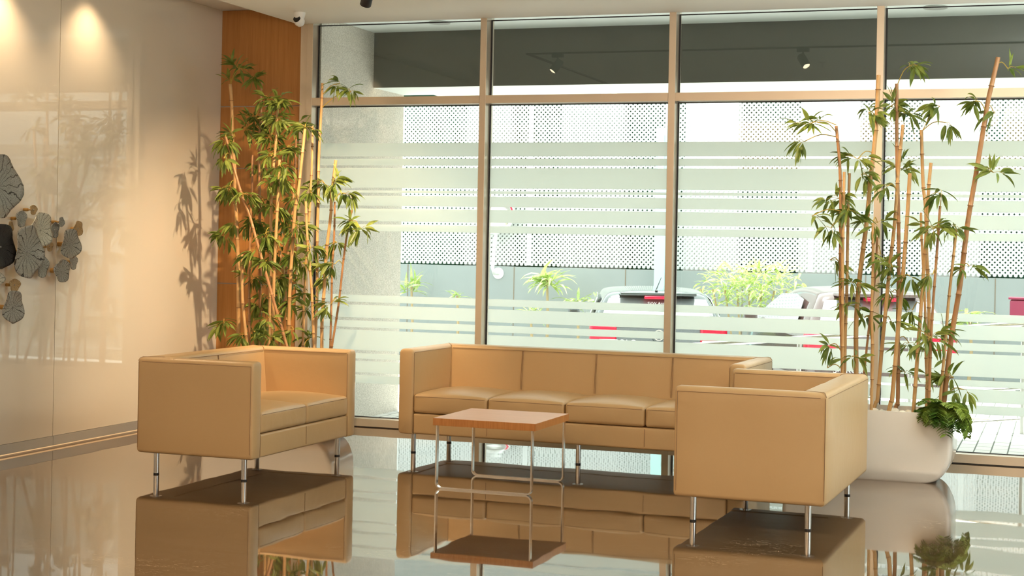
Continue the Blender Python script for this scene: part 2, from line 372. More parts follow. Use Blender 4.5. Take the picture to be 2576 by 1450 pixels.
# ------------------------------------------------------------------ exterior shell
struct('wall_outside_left', MB().box(-6.2, -5.478, 11.10, 12.74, -.6, 3.6), M['stucco'])
struct('trim_10', MB().box(-5.478, 12, 11.16, 12.09, 3.165, 3.5), M['soffit_out'])           # canopy soffit
struct('trim_11', MB().box(-5.478, 12, 12.092, 12.74, 2.703, 3.6), [M['beam'], M['soffit_out']])  # dark beam
_b = bpy.data.objects['trim_11'].data; _b.polygons[0].material_index = 1
struct('trim_30', MB().box(-5.2, 12, 12.742, 13.5, 2.703, 2.95), M['soffit_out'])
struct('trim_12', MB().box(-5.449, 8, 11.137, 11.3, -.1, -.02), M['soffit_out'])
struct('ground_paving', MB().box(-14, 16, 11.3, 16.4, -.5, -.06), M['paving'])
struct('ground_asphalt', MB().box(-22, 20, 16.4, 30, -.9, -.58), M['asphalt'])
struct('wall_garden', MB().box(-20, 16, 25.9, 26.12, -.58, 1.03), M['grey_wall'])
wg = bpy.data.objects['wall_garden']
for k in range(14):
    MB().box(-19+k*2.0, -18.985+k*2.0, 25.895, 25.9, -.58, 1.03).build('expansion_joint', M['seam'], wg)
# building behind the fence: columns between hedges
hd = MB().box(-20, 16, 27.6, 27.9, 0, 5.2).build('hedge', M['hedge']); tag(hd, 'dark green hedge seen through the white lattice fence', 'hedge', kind='stuff')
def colband(px0, px1, m, Y=26.9):
    a = onY(px0, 450, Y).x; b = onY(px1, 450, Y).x
    return a, b, m, Y
n = 13
for px0, px1, m in ((1172, 1283, 'col_grey'), (1412, 1566, 'col_grey'), (1722, 1856, 'col_white'), (2012, 2160, 'col_white'), (2318, 2466, 'col_white')):
    a, b, mm, Y = colband(px0, px1, m)
    struct('trim_%d' % n, MB().box(a, b, Y, Y+.3, -.5, 5.0), M[mm]); n += 1
struct('trim_%d' % n, MB().box(-20, 16, 26.85, 27.55, 4.25, 5.0), M['col_grey'])

# lattice fence
def lattice_mesh(W, H):
    mb = MB(); p = .0800; wd = .0158
    def lath(x0, z0, x1, z1, y):
        d = Vector((x1-x0, 0, z1-z0)); L = d.length
        if L < .02: return
        d.normalize(); nn = Vector((-d.z, 0, d.x))*wd
        a = Vector((x0, y, z0)); b = Vector((x1, y, z1)); t = Vector((0, .006, 0))
        mb.add([a-nn, b-nn, b+nn, a+nn, a-nn+t, b-nn+t, b+nn+t, a+nn+t], [(0, 1, 2, 3), (7, 6, 5, 4), (0, 4, 5, 1), (1, 5, 6, 2), (2, 6, 7, 3), (3, 7, 4, 0)])
    k = 0; c = -H
    while c < W:
        x0, x1 = max(0, c), min(W, c+H)
        if x1 > x0:
            lath(x0, x0-c, x1, x1-c, 0)
            lath(W-x0, x0-c, W-x1, x1-c, .006)
        c += p
    mb.box(-.0145, .03, -.004, 0, 0, H); mb.box(W-.03, W+.0145, -.004, 0, 0, H)
    return mb
LW = 2.4; LG = 2.43
lm = lattice_mesh(LW, 2.78)
first = lm.build('lattice_panel', M['lattice'])
fx = [-13.6+LG*i for i in range(10)]
names_l = ['white lattice panel hidden behind the stucco wall, far left of the fence', 'white lattice fence panel nearest the stucco wall',
           'white lattice fence panel behind the traffic mirror', 'white lattice fence panel left of the pale blue post',
           'white lattice fence panel right of the pale blue post', 'white lattice fence panel above the brown car, left of the big cane plant',
           'rightmost white lattice fence panel in view, above the maroon box', 'white lattice panel just past the right edge, seen only in reflections',
           'white lattice panel second past the right edge, seen only in reflections', 'white lattice panel farthest right of the fence, out of view']
for i, x in enumerate(fx):
    o = first if i == 0 else first.copy()
    if i: COL.objects.link(o)
    o.location = (x, 26.0-.02, 1.058)
    tag(o, names_l[i], 'fence panel', 'white lattice panels of the garden fence')
# ------------------------------------------------------------------ exterior things
def blade(mb, base, d, L, W, droop, n=4, roll=0.0):
    d = Vector(d).normalized(); p = Vector(base); side = d.cross(Vector((0, 0, 1)))
    if side.length < .05: side = Vector((1, 0, 0))
    side.normalize(); nrm = side.cross(d); side = side*math.cos(roll)+nrm*math.sin(roll)
    prof = {4: (.25, 1, .85, .45, .0), 6: (.15, .72, 1, .95, .72, .36, 0)}.get(n, None) or [math.sin(PI*min(1, (i/n)**.8))*1.0 for i in range(n+1)]
    vs = []; st = L/n
    for i in range(n+1):
        wv = side*(W*.5*prof[i])
        nn = side.cross(d).normalized()
        if i == n: vs += [p]
        else: vs += [p-wv+nn*W*.12, p, p+wv+nn*W*.12]
        p = p+d*st; d = (d+Vector((0, 0, -droop/n))).normalized()
    fs = []
    for i in range(n-1):
        a = 3*i; fs += [(a, a+1, a+4, a+3), (a+1, a+2, a+5, a+4)]
    a = 3*(n-1); fs += [(a, a+1, a+3), (a+1, a+2, a+3)]
    mb.add(vs, fs)
def palm(px, py, Y, R, nl, label, seed, trunk_to=-.58, up=.5):
    rnd = random.Random(seed); c = onY(px, py, Y); e = empty('cane_palm', (c.x, Y, trunk_to)); tag(e, label, 'plant', 'plants along the grey garden wall')
    off = Vector((c.x, Y, trunk_to)); mb = MB()
    for k in range(nl):
        a = rnd.uniform(0, 2*PI); el = rnd.uniform(-.1, 1.3)*up+rnd.uniform(-.3, .5)
        d = Vector((math.cos(a)*math.cos(el), math.sin(a)*math.cos(el), math.sin(el)))
        b = c-off+Vector((rnd.uniform(-1, 1), rnd.uniform(-1, 1), rnd.uniform(-1, .5)))*R*.25
        blade(mb, b, d, R*rnd.uniform(.6, 1.1), R*.13, rnd.uniform(.6, 1.8), roll=rnd.uniform(-.5, .5))
    mb.build('foliage', M['bush'], e)
    MB().tube([(0, 0, 0), (.03, 0, (c.z-trunk_to)*.5), (0, 0, c.z-trunk_to)], [.03, .025, .02], 6).build('stem', M['stem_plant'], e)
palm(1376, 705, 25.3, .52, 46, 'tall palm-like plant with bare stem by the grey wall, left of the hatchback', 1)
palm(1035, 722, 25.4, .42, 26, 'leafy plant against the grey wall beside the stucco wall', 2, up=.9)
palm(1150, 745, 25.4, .28, 16, 'small sparse plant against the grey wall, left of the traffic mirror', 3)
palm(1452, 760, 25.4, .42, 22, 'thin plant between the tall palm and the dark hatchback', 4)
palm(1335, 790, 25.0, .34, 22, 'low plant at the foot of the tall palm', 5)
palm(2440, 800, 25.2, .45, 36, 'low yellow-green plant in front of the grey wall, left of the maroon box', 6, up=.2)
# big shrub
def shrub():
    rnd = random.Random(8); c = onY(1885, 740, 24.6); e = empty('cane_shrub', (c.x, c.y, -.58)); off = Vector((c.x, c.y, -.58))
    tag(e, 'big bushy yellow-green cane shrub between the two parked cars', 'plant')
    mb = MB()
    for k in range(430):
        px = rnd.gauss(1885, 72); py = 715+rnd.gauss(0, 36)
        if px < 1755 or px > 2020 or py > 800: continue
        top = 640+abs(px-1920)*.28
        if py < top+14: py = top+14+rnd.uniform(0, 60)
        b = onY(px, py, 24.6+rnd.uniform(-.5, .5))-off
        a = rnd.uniform(0, 2*PI); el = rnd.uniform(-.5, 1.0)
        blade(mb, b, (math.cos(a)*math.cos(el), math.sin(a)*math.cos(el), math.sin(el)), rnd.uniform(.2, .36), .04, rnd.uniform(.4, 1.6), roll=rnd.uniform(-.6, .6))
    mb.build('foliage', M['bush'], e)
    st = MB()
    for k in range(9):
        x = (k-4)*.13; st.tube([(x*.6, rnd.uniform(-.2, .2), 0), (x*1.1, 0, .7), (x*1.5, 0, 1.35)], .016, 5)
    st.build('stems', M['stem_plant'], e)
shrub()
# pale blue post
c = onY(1663, 600, 25.6)
t = empty('utility_post', (c.x, 25.6, -.58)); tag(t, 'pale blue square post standing in front of the lattice fence', 'post')
zt = onY(1661, 322, 25.6).z+.58
MB().box(-.09, .09, -.09, .09, 0, zt).build('post_shaft', M['teal'], t, bevel=.01)
MB().rbox(-.05, .05, -.13, -.092, zt-.9, zt-.12, .02, 4).build('white_plate', M['white'], t, smooth=40)
# traffic mirror on wall bracket
c = onY(1250, 688, 25.82)
t = empty('traffic_mirror', (c.x, 25.9, c.z)); tag(t, 'round convex traffic mirror on a white curved arm fixed to the grey wall', 'mirror')
MB().lathe([(.001, 0), (.10, 0), (.10, .014), (.001, .02)], 24, Matrix.Translation((0, -.001, 0)) @ Matrix.Rotation(PI/2, 4, 'X')).build('wall_flange', M['white'], t, smooth=40)
MB().tube([(0, 0, 0), (-.02, -.16, .0), (-.04, -.2, .1), (-.01, -.2, .5), (.02, -.2, .72)], .032, 12).build('arm', M['white'], t, smooth=60)
zc = 1.0
mt = Matrix.Translation((.0, -.16, zc)) @ Matrix.Rotation(math.radians(78), 4, 'X') @ Matrix.Rotation(0, 4, 'Y')
MB().lathe([(.001, -.06), (.25, -.03), (.33, .0), (.33, .02), (.30, .03)], 32, mt).build('housing', M['white'], t, smooth=50)
MB().lathe([(.30, .02), (.24, .05), (.14, .075), (.001, .085)], 32, mt).build('mirror_dome', M['chrome'], t, smooth=60)
mv = Matrix.Translation((.0, -.16, zc))
hood = MB()
for k in range(12):
    a0 = PI*k/12; a1 = PI*(k+1)/12
    hood.add([(.35*math.cos(a0), -.16, zc+.35*math.sin(a0)), (.35*math.cos(a1), -.16, zc+.35*math.sin(a1)), (.35*math.cos(a1), -.34, zc+.33*math.sin(a1)+.01), (.35*math.cos(a0), -.34, zc+.33*math.sin(a0)+.01),
              (.34*math.cos(a0), -.16, zc+.34*math.sin(a0)), (.34*math.cos(a1), -.16, zc+.34*math.sin(a1)), (.34*math.cos(a1), -.34, zc+.32*math.sin(a1)+.01), (.34*math.cos(a0), -.34, zc+.32*math.sin(a0)+.01)],
             [(0, 1, 2, 3), (7, 6, 5, 4), (3, 2, 6, 7)])
hood.build('hood', M['white'], t)
MB().tube([(.36*math.cos(a), -.34, zc+.34*math.sin(a)) for a in (.0, .2, .4, .6)], .018, 6).build('red_edge', M['red_lens'], t)
# maroon box at the right
c = onY(2562, 785, 24.5)
t = empty('maroon_box', (c.x+.12, 24.5, -.58)); tag(t, 'maroon box in front of the grey wall at the right edge', 'box')
MB().rbox(-.24, .3, -.15, .15, 1.0, 1.32, .03, 3).build('body', M['maroon'], t, smooth=50)
MB().box(-.26, .32, -.17, .17, 1.325, 1.36).build('lid', M['maroon'], t, bevel=.008)
MB().box(-.03, .03, -.03, .03, 0, 1.0).build('post', M['black_metal'], t)

def text(name, s, size, m, parent, loc, rot=(PI/2, 0, 0)):
    cu = bpy.data.curves.new(name, 'FONT'); cu.body = s; cu.size = size; cu.extrude = .003; cu.align_x = 'CENTER'; cu.align_y = 'CENTER'
    tmp = bpy.data.objects.new(name, cu); COL.objects.link(tmp); bpy.context.view_layer.update()
    me = bpy.data.meshes.new_from_object(tmp.evaluated_get(bpy.context.evaluated_depsgraph_get())); bpy.data.objects.remove(tmp)
    me.materials.append(m) if not me.materials else None
    me.materials[0] = m
    o = link(name, me, parent); o.location = loc; o.rotation_euler = rot; return o
def car(name, label, loc, rz, paint, W, Lc, H, letters, suv=False):
    t = empty(name, loc, rz); tag(t, label, 'car')
    hw = W/2; belt = 1.0 if not suv else 1.04
    # (y, half width, bottom z, shoulder z, top half width, top z)
    ST = [(0.0, hw*.90, .38, .60, hw*.86, .66), (.04, hw*.96, .28, .66, hw*.90, .80), (.09, hw*.98, .24, belt-.12, hw*.90, belt),
          (.20, hw, .22, belt, hw*.80, H*.80), (.36, hw, .20, belt, hw*.74, H*.955), (.55, hw, .2, belt, hw*.72, H*.975), (1.2, hw, .2, belt, hw*.74, H*1.0), (2.0, hw, .2, belt, hw*.74, H*.985),
          (Lc*.64, hw, .2, belt, hw*.74, H*.80), (Lc*.74, hw, .2, belt-.02, hw*.85, belt+.04), (Lc*.9, hw*.96, .22, belt-.12, hw*.8, belt-.10), (Lc*.98, hw*.86, .26, belt-.28, hw*.7, belt-.26), (Lc, hw*.75, .36, .5, hw*.6, .56)]
    mb = MB(); n = 0; rings = []
    for (y, w_, zb, zs, wt, zt) in ST:
        half = [(w_*.86, zb), (w_*.98, zb+.10), (w_, (zb+zs)/2), (w_*.985, zs), (wt+(w_-wt)*.12, zt-(zt-zs)*.10-.012), (wt*.93, zt-.012), (wt*.5, zt+.008)]
        ring = [(x, y, z) for x, z in half]+[(0, y, zt+.014)]+[(-x, y, z) for x, z in reversed(half)]
        rings.append(ring); mb.v += ring
    k = len(rings[0])
    for i in range(len(rings)-1):
        for j in range(k):
            a, b = i*k+j, i*k+(j+1) % k
            mb.f.append((a, b, b+k, a+k)); mb.mi.append(0)
    mb.f.append(tuple(range(k))); mb.mi.append(0); mb.f.append(tuple(reversed(range((len(rings)-1)*k, len(rings)*k)))); mb.mi.append(0)
    bd = mb.build('body', paint, t, smooth=50)
    sb = bd.modifiers.new('s', 'SUBSURF'); sb.levels = 2; sb.render_levels = 2
    # rear window: follows the tailgate
    gl = MB(); nx = 8
    rows = [(.055, hw*.83, belt+.01), (.14, hw*.78, (belt+H*.90)/2), (.27, hw*.70, H*.905)]
    for (y, w_, z) in rows:
        for i in range(nx+1):
            u = i/nx*2-1; gl.v.append((u*w_, y-.03+.05*u**4, z-.012*u**4))
    for r in range(2):
        for i in range(nx):
            a = r*(nx+1)+i; gl.f.append((a, a+1, a+nx+2, a+nx+1)); gl.mi.append(0)
    g = gl.build('rear_window', M['car_glass'], t, smooth=80); g.modifiers.new('t', 'SOLIDIFY').thickness = -.02
    for sx in (-1, 1):
        sg = MB(); x1, x2 = hw*.985+.008, hw*.80
        prof = [(.62, belt+.02, 1), (.80, H*.90, 0), (1.25, H*.935, 0), (2.0, H*.92, 0), (2.45, H*.83, 0), (Lc*.70, belt+.03, 1)]
        vs = [(sx*(x1 if q else x1+(x2-x1)*((z-belt)/(H*.95-belt))), y, z) for y, z, q in prof]
        sg.add(vs, [tuple(range(6)) if sx > 0 else tuple(reversed(range(6)))])
        o = sg.build('side_window', M['car_glass'], t); o.modifiers.new('t', 'SOLIDIFY').thickness = .012
        tl = MB().rbox(min(sx*hw*.60, sx*hw*.985), max(sx*hw*.60, sx*hw*.985), -.01, .26, belt-.235, belt+.0, .04, 3).build('tail_light', M['red_lens'], t, smooth=50)
        MB().rbox(min(sx*hw*.62, sx*hw*.86), max(sx*hw*.62, sx*hw*.86), -.018, .05, belt-.232, belt-.18, .015, 2).build('reverse_lamp', M['clear_lens'], tl, smooth=50)
        MB().rbox(min(sx*(hw+.02), sx*(hw+.2)), max(sx*(hw+.02), sx*(hw+.2)), Lc*.62, Lc*.62+.12, belt-.02, belt+.12, .04, 3).build('side_mirror', paint, t, smooth=50)
        for y in (.62, Lc-.75):
            wm = Matrix.Translation((sx*(hw-.11), y, .31)) @ Matrix.Rotation(sx*PI/2, 4, 'Y')
            MB().lathe([(.2, -.09), (.31, -.08), (.31, .08), (.22, .10), (.001, .09)], 28, wm).build('wheel', M['tyre'], t, smooth=40)
    MB().rbox(-hw*.55, hw*.55, .12, .42, H*.935, H*.962, .012, 3).build('spoiler', paint, t, smooth=50)
    MB().rbox(-.18, .18, .10, .24, H*.905, H*.932, .01, 2).build('brake_light', M['red_lens'], t, smooth=50)
    MB().box(-.26, .26, -.035, -.02, .42, .53).build('number_plate', M['white'], t)
    if not suv: MB().tube([(0, .45, H*.97), (.0, .46, H*.985), (.07, .56, H+.13)], [.02, .008, .004], 6).build('antenna', M['black'], t)
    letters(t, hw, belt, H)
    return t
def let1(t, hw, belt, H):
    text('lettering', 'POLO', .11, M['green_text'], t, (-.42, -.03, belt-.225))
    text('window_sticker', 'SVW Arcot R', .055, M['green_text'], t, (.02, .155, H*.868), (PI/2-.6, 0, 0))
    e = MB()
    for k in range(24):
        a, b = 2*PI*k/24, 2*PI*(k+1)/24
        e.add([(r*math.cos(q), y, r*math.sin(q)) for y in (-.0, -.008) for r in (.058, .07) for q in (a, b)], [(0, 1, 3, 2), (4, 6, 7, 5), (2, 3, 7, 6)])
    o = e.build('emblem', M['chrome'], t); o.location = (0, -.03, belt-.12)
    for (xs, zs) in (((-.026, 0, .026), (.052, .006, .052)), ((-.046, -.022, 0, .022, .046), (.03, -.05, -.002, -.05, .03))):
        o2 = MB().tube([(x, -.006, z) for x, z in zip(xs, zs)], .006, 6).build('emblem_letter', M['chrome'], o)
def let2(t, hw, belt, H):
    text('lettering', 'S-CROSS', .10, M['green_text'], t, (-.40, -.045, belt-.42))
c1 = onY(1657, 840, 19.5)
car('hatchback', 'dark grey hatchback car parked outside with its rear to the window', (c1.x, 19.5, -.58), math.radians(19), M['car_dark'], 1.77, 3.95, 1.47, let1)
c2 = onY(2222, 840, 18.6)
car('crossover_car', 'brown crossover car parked outside behind the right bamboo', (c2.x, 18.6, -.58), math.radians(22), M['car_brown'], 1.78, 4.3, 1.56, let2, True)
# handrail on the paving
hy = 13.6
def hr(px, py): return onY(px, py, hy)
t = empty('ramp_handrail', (hr(2570, 1000).x, hy, -.06)); tag(t, 'stainless steel handrail outside the right window', 'handrail')
off = t.location.copy()
for (p1, p2, r) in (((1700, 872), (2640, 811), .022), ((1990, 1014), (2640, 973), .012), ((2020, 1090), (2640, 1051), .012)):
    a, b = hr(*p1)-off, hr(*p2)-off
    MB().tube([a, b], r, 12).build('rail', M['chrome'], t, smooth=60)
for px in (2010, 2290, 2574):
    a = hr(px, 900)-off; z = hr(px, 872-(px-1700)*.065).z-off.z
    MB().tube([(a.x, 0, 0), (a.x, 0, z)], .02, 12).build('rail_post', M['steel'], t, smooth=60)
pl = MB().box(-3.2, 4, 14.6, 14.72, -.06, -.056); o = struct('ground_line', pl, M['yellow'])

# exterior and ceiling lamps
def downlight(x, y, z, label, on=False):
    t = empty('recessed_downlight', (x, y, z)); tag(t, label, 'ceiling light', 'recessed downlights in the canopy outside')
    MB().lathe([(.055, -.001), (.085, -.001), (.085, -.012), (.06, -.014)], 32).build('trim_ring', M['steel'], t, smooth=40)
    MB().lathe([(.001, -.002), (.055, -.002), (.055, -.008), (.001, -.010)], 32).build('lens', M['white'], t, smooth=40)
p = onY(1112, 58, 11.65); downlight(p.x, 11.6, 3.165, 'round recessed downlight in the outside canopy near the stucco wall')
p = onY(2355, 14, 11.65); downlight(p.x, 11.6, 3.165, 'round recessed downlight in the outside canopy above the right bamboo')

def spotlamp(x, y, aim, label, energy, ang=46):
    z = ZS-.012; t = empty('track_spotlight', (x, y, z)); tag(t, label, 'spotlight', 'black spotlights on the ceiling track')
    MB().box(-.05, .05, -.018, .018, -.030, -.001).build('adapter', M['black_metal'], t)
    MB().tube([(0, 0, -.03), (0, 0, -.085)], .008, 8).build('stem', M['black_metal'], t)
    piv = Vector((0, 0, -.095)); d = (Vector(aim)-Vector((x, y, z))-piv).normalized()
    q = d.to_track_quat('-Z', 'Y').to_matrix().to_4x4(); mt = Matrix.Translation(piv) @ q
    MB().lathe([(.001, .045), (.030, .045), (.036, .035), (.036, -.085), (.033, -.085), (.031, -.07), (.001, -.069)], 28, mt).build('lamp_body', M['black_metal'], t, smooth=40)
    MB().lathe([(.001, -.066), (.030, -.066), (.030, -.072), (.001, -.073)], 28, mt).build('lamp_lens', M['lamp_on'], t, smooth=40)
    l = light('spot', 'SPOT', mt @ Vector((0, 0, -.10)), energy, WARM, spot_size=math.radians(ang), spot_blend=1.0, shadow_soft_size=.025)
    l.rotation_euler = mt.to_euler(); l.parent = t
    return t
tr = MB().box(-4.46, 1.4, 9.085, 9.115, ZS-.012, ZS).box(-4.46, -4.43, 6.0, 9.085, ZS-.012, ZS).build('lighting_track', M['black_metal'])
tag(tr, 'black lighting track on the lowered ceiling above the seating', 'track')
spotlamp(-4.17, 9.1, (-5.3, 10.35, 1.0), 'black track spotlight over the seating, aimed at the left bamboo', 300, 84)
spotlamp(-2.05, 9.1, (-1.0, 10.2, 1.3), 'black track spotlight aimed at the right bamboo', 80, 80)
# twin tube lamp on the ceiling further back
t = empty('tube_light', (-4.55, 5.6, ZS)); tag(t, 'twin white tube light on the ceiling near the front', 'ceiling light')
MB().box(-.12, .12, -.62, .62, -.05, -.001).build('housing', M['white'], t, bevel=.005)
for sx in (-.06, .06): MB().tube([(sx, -.58, -.066), (sx, .58, -.066)], .014, 10).build('tube', M['tube_on'], t, smooth=60)
# wall washers over the left wall
for (y, e) in ((8.2, 52), (9.2, 34)):
    t = empty('wall_washer', (-6.14, y, ZC)); tag(t, {8.2: 'recessed wall washer in the ceiling slot over the metal lotus leaves', 9.2: 'recessed wall washer in the ceiling slot nearer the wood panelling'}[y], 'ceiling light')
    MB().lathe([(.03, -.001), (.05, -.001), (.05, -.008), (.03, -.008)], 24).build('trim_ring', M['white'], t)
    MB().lathe([(.001, -.001), (.03, -.001), (.03, -.004), (.001, -.004)], 24).build('lens', M['lamp_on'], t)
    l = light('washer', 'SPOT', (0, 0, -.03), e, WARM, spot_size=math.radians(110), spot_blend=.8, shadow_soft_size=.03); l.parent = t; l.rotation_euler = (0, math.radians(-12), 0)
# security camera
p = onY(753, 58, 10.42); t = empty('security_camera', (p.x, 10.42, ZS)); tag(t, 'white dome security camera on the lowered ceiling by the wood panelling', 'camera')
MB().lathe([(.001, 0), (.044, 0), (.042, -.02), (.034, -.045), (.001, -.046)], 28).build('mount', M['white'], t, smooth=40)
mt = Matrix.Translation((0, 0, -.065)) @ Matrix.Rotation(math.radians(-12), 4, 'Z') @ Matrix.Rotation(math.radians(62), 4, 'X')
MB().lathe([(.001, .040), (.02, .036), (.034, .022), (.040, 0), (.036, -.018), (.028, -.030), (.001, -.031)], 28, mt @ Matrix.Rotation(PI, 4, 'X')).build('ball', M['white'], t, smooth=60)
MB().lathe([(.001, .0405), (.027, .0405), (.029, .028), (.001, .027)], 28, mt).build('camera_lens', M['screen'], t, smooth=60)
# black sprinkler head
t = empty('sprinkler', (-2.05, 8.0, ZS)); tag(t, 'small dark sprinkler head on the lowered ceiling', 'sprinkler')
MB().lathe([(.001, 0), (.035, 0), (.033, -.006), (.001, -.007)], 20).build('escutcheon', M['steel'], t, smooth=40)
MB().tube([(0, 0, -.006), (0, 0, -.05)], .006, 8).lathe([(.001, -.05), (.016, -.05), (.016, -.053), (.001, -.053)], 16).build('nozzle', M['steel'], t, smooth=40)

# ------------------------------------------------------------------ sofas
SH, LEG, D, AT, BT = .70, .132, .783, .105, .15
def sofa(name, W, n, loc, rz, label, group=None):
    t = empty(name, loc, rz); tag(t, label, 'sofa')
    # ring: s 0 outer .. 1 inner, z ; rounded top corners, rounded bottom outer
    def ring(rt, rb, thick):
        P = []; z0, z1 = LEG, SH
        def arc(cx, cz, r, a0, a1, m):
            return [(cx+r*math.cos(a0+(a1-a0)*i/m), cz+r*math.sin(a0+(a1-a0)*i/m)) for i in range(m+1)]
        P += arc(rb, z0+rb, rb, -PI/2, -PI, 4)
        P += [(0, z0+(z1-z0)*q) for q in (.3, .6, .85)]
        P += arc(rt, z1-rt, rt, PI, PI/2, 5)
        P += arc(thick-rt, z1-rt, rt, PI/2, 0, 5)
        P += [(thick, z0+(z1-z0)*q) for q in (.8, .6, .4, .2)]
        P += [(thick, z0)]
        return P
    rt = .028
    RG = ring(rt, .022, 1.0)     # thick=1 replaced below
    def mk(thick): return [(a/thick if True else a, z) for a, z in ring(rt, .022, thick)]
    def wob(x, y, z, seed): return .0
    def station(outer, inner, thick, lean=0, shr=0, nrm=(0, 0)):
        R = mk(thick); o = Vector(outer); i = Vector(inner); out = []
        for s, z in R:
            p = o.lerp(i, s)
            zz = z
            if shr:
                cz = (LEG+SH)/2; p = o.lerp(i, .5+(s-.5)*(1-2*shr/thick)); zz = cz+(z-cz)*(1-2*shr/(SH-LEG))
            if lean and s > .75:
                k = (SH-z)/(SH-LEG); p = p+Vector(nrm)*lean*k
            out.append((p.x, p.y, zz))
        return out
    def loft(sts, name, cap0=True, cap1=False):
        mb = MB(); k = len(sts[0])
        for s in sts: mb.v += s
        for i in range(len(sts)-1):
            for j in range(k):
                a, b = i*k+j, i*k+(j+1) % k
                mb.f.append((a, a+k, b+k, b)); mb.mi.append(0)
        if cap0: mb.f.append(tuple(range(k))); mb.mi.append(0)
        if cap1: mb.f.append(tuple(reversed(range((len(sts)-1)*k, len(sts)*k)))); mb.mi.append(0)
        o = mb.build(name, M['leather'], t, smooth=55)
        return o
    e = .02
    def armst(side):
        xo = 0 if side < 0 else W; xi = AT if side < 0 else W-AT
        out = []
        for y, sh in ((0.0, .012), (.003, .006), (.008, .002), (.016, 0)):
            out.append(station((xo, y), (xi, y), AT, shr=sh))
        for f in (.25, .5, .75):
            y = f*(D-BT-.02); bul = .004*math.sin(PI*f)
            out.append(station((xo, y), (xi, y), AT))
        ym = D-.03
        out.append(station((xo, D-.03), (xi, D-BT-.015), AT))
        out.append(station((xo+(.006 if side < 0 else -.006), D-.008), (xi, D-BT), AT))
        return out
    def backst():
        out = []
        out.append(station((.006, D-.008), (AT, D-BT), BT, lean=.05, nrm=(0, -1)))
        out.append(station((.03, D), (AT+.012, D-BT), BT, lean=.05, nrm=(0, -1)))
        m = 4*n
        for i in range(1, m):
            x = AT+(W-2*AT)*i/m
            pin = 0 if i % 4 else .007
            pz = .0
            st = station((x, D), (x, D-BT+pin), BT, lean=.05, nrm=(0, -1)); out.append(st)
        out.append(station((W-.03, D), (W-AT-.012, D-BT), BT, lean=.05, nrm=(0, -1)))
        out.append(station((W-.006, D-.008), (W-AT, D-BT), BT, lean=.05, nrm=(0, -1)))
        return out
    L_ = armst(-1); R_ = armst(1)
    def rev(sts): return sts
    la = loft(L_, 'arm', True, True)
    R2 = [list(reversed(s)) for s in R_]
    ra = loft(R2, 'arm', True, True)
    bk = loft(backst(), 'backrest', True, True)
    # fix normals
    for o in (la, ra, bk):
        bm = bmesh.new(); bm.from_mesh(o.data); bmesh.ops.recalc_face_normals(bm, faces=bm.faces); bm.to_mesh(o.data); bm.free()
    r = .0017
    def stitch(pts, parent): MB().tube(pts, r, 5).build('seam', M['stitch'], parent)
    zt = SH-.026
    # top panel seams on the outside and inside
    for o, xo, xi, sx in ((la, 0, AT, -1), (ra, W, W-AT, 1)):
        stitch([(xo+sx*.0006, .016, zt), (xo+sx*.0006, D-.035, zt)], o)
        stitch([(xi-sx*.0006, .02, zt+.004), (xi-sx*.0006, D-BT-.01, zt+.004)], o)
        stitch([(xo+sx*.0006, .015, LEG+.03), (xo+sx*.0006, .015, zt)], o)
        stitch([(xi-sx*.0006, .014, LEG+.18), (xi-sx*.0006, .014, zt)], o)
        # mitre seam over the corner
        a = Vector((xo-sx*.028, D-.022, SH+.0005)); b = Vector((xi+sx*.02, D-BT+.018, SH+.0005))
        stitch([(xo+sx*-.004, D-.006, SH-.022), (xo-sx*.014, D-.014, SH-.004), a, b, (xi+sx*.004, D-BT+.004, SH-.006), (xi, D-BT-.004, SH-.03)], bk)
        stitch([(xo-sx*.004, D-.0105, LEG+.03), (xo-sx*.004, D-.0105, SH-.03)], o)
    stitch([(.03, D+.0006, zt), (W-.03, D+.0006, zt)], bk)
    stitch([(AT+.012, D-BT-.006, zt+.004), (W-AT-.012, D-BT-.006, zt+.004)], bk)
    cw = (W-2*AT)/n
    for i in range(1, n):
        x = AT+cw*i
        for dx in (-.004, .004):
            stitch([(x+dx, D-BT+.004, zt+.003), (x+dx, D-BT-.018, .5), (x+dx, D-BT-.026, .41)], bk)
    # base rail
    ba = MB().rbox(AT+.001, W-AT-.001, .006, D-BT+.02, LEG+.002, .272, .014, 4).build('base', M['leather'], t, smooth=50)
    for i in range(1, n): stitch([(AT+cw*i, .0045, LEG+.02), (AT+cw*i, .0045, .262)], ba)
    for xx in (AT+.002, W-AT-.002): stitch([(xx, .006, LEG+.006), (xx, .004, .27)], ba)
    for i in range(n):
        x0, x1 = AT+cw*i+.003, AT+cw*(i+1)-.003
        xm, ym, hw, hd = (x0+x1)/2, (.004+D-BT-.04)/2, (x1-x0)/2, (D-BT-.044)/2
        def disp(q, p):
            u = (q.x-xm)/hw; v = (q.y-ym)/hd; k = max(0, 1-u*u)*max(0, 1-v*v)
            dz = .038*k**.6 if p.z > 0 else 0
            top = (q.z-.275)/.13
            return (0, -.006*max(0, 1-u*u)*(1 if v < -.5 else 0)*max(0, math.sin(PI*min(1, max(0, top)))), dz)
        cu = MB().rbox(x0, x1, .002, D-BT-.02, .276, .398, .020, 10, disp).build('seat_cushion', M['leather'], t, smooth=60)
        zz = .386
        stitch([(x0+.004, .012, zz-.004), (x0+.02, .0005, zz), (x1-.02, .0005, zz), (x1-.004, .012, zz-.004)], cu)
        stitch([(x0-.0002, .02, zz), (x0-.0002, D-BT-.05, zz)], cu); stitch([(x1+.0002, .02, zz), (x1+.0002, D-BT-.05, zz)], cu)
    legs = [(.075, .09), (W-.075, .09), (.075, D-.10), (W-.075, D-.10)]
    if n >= 4: legs += [(W/2+.07, .09)]
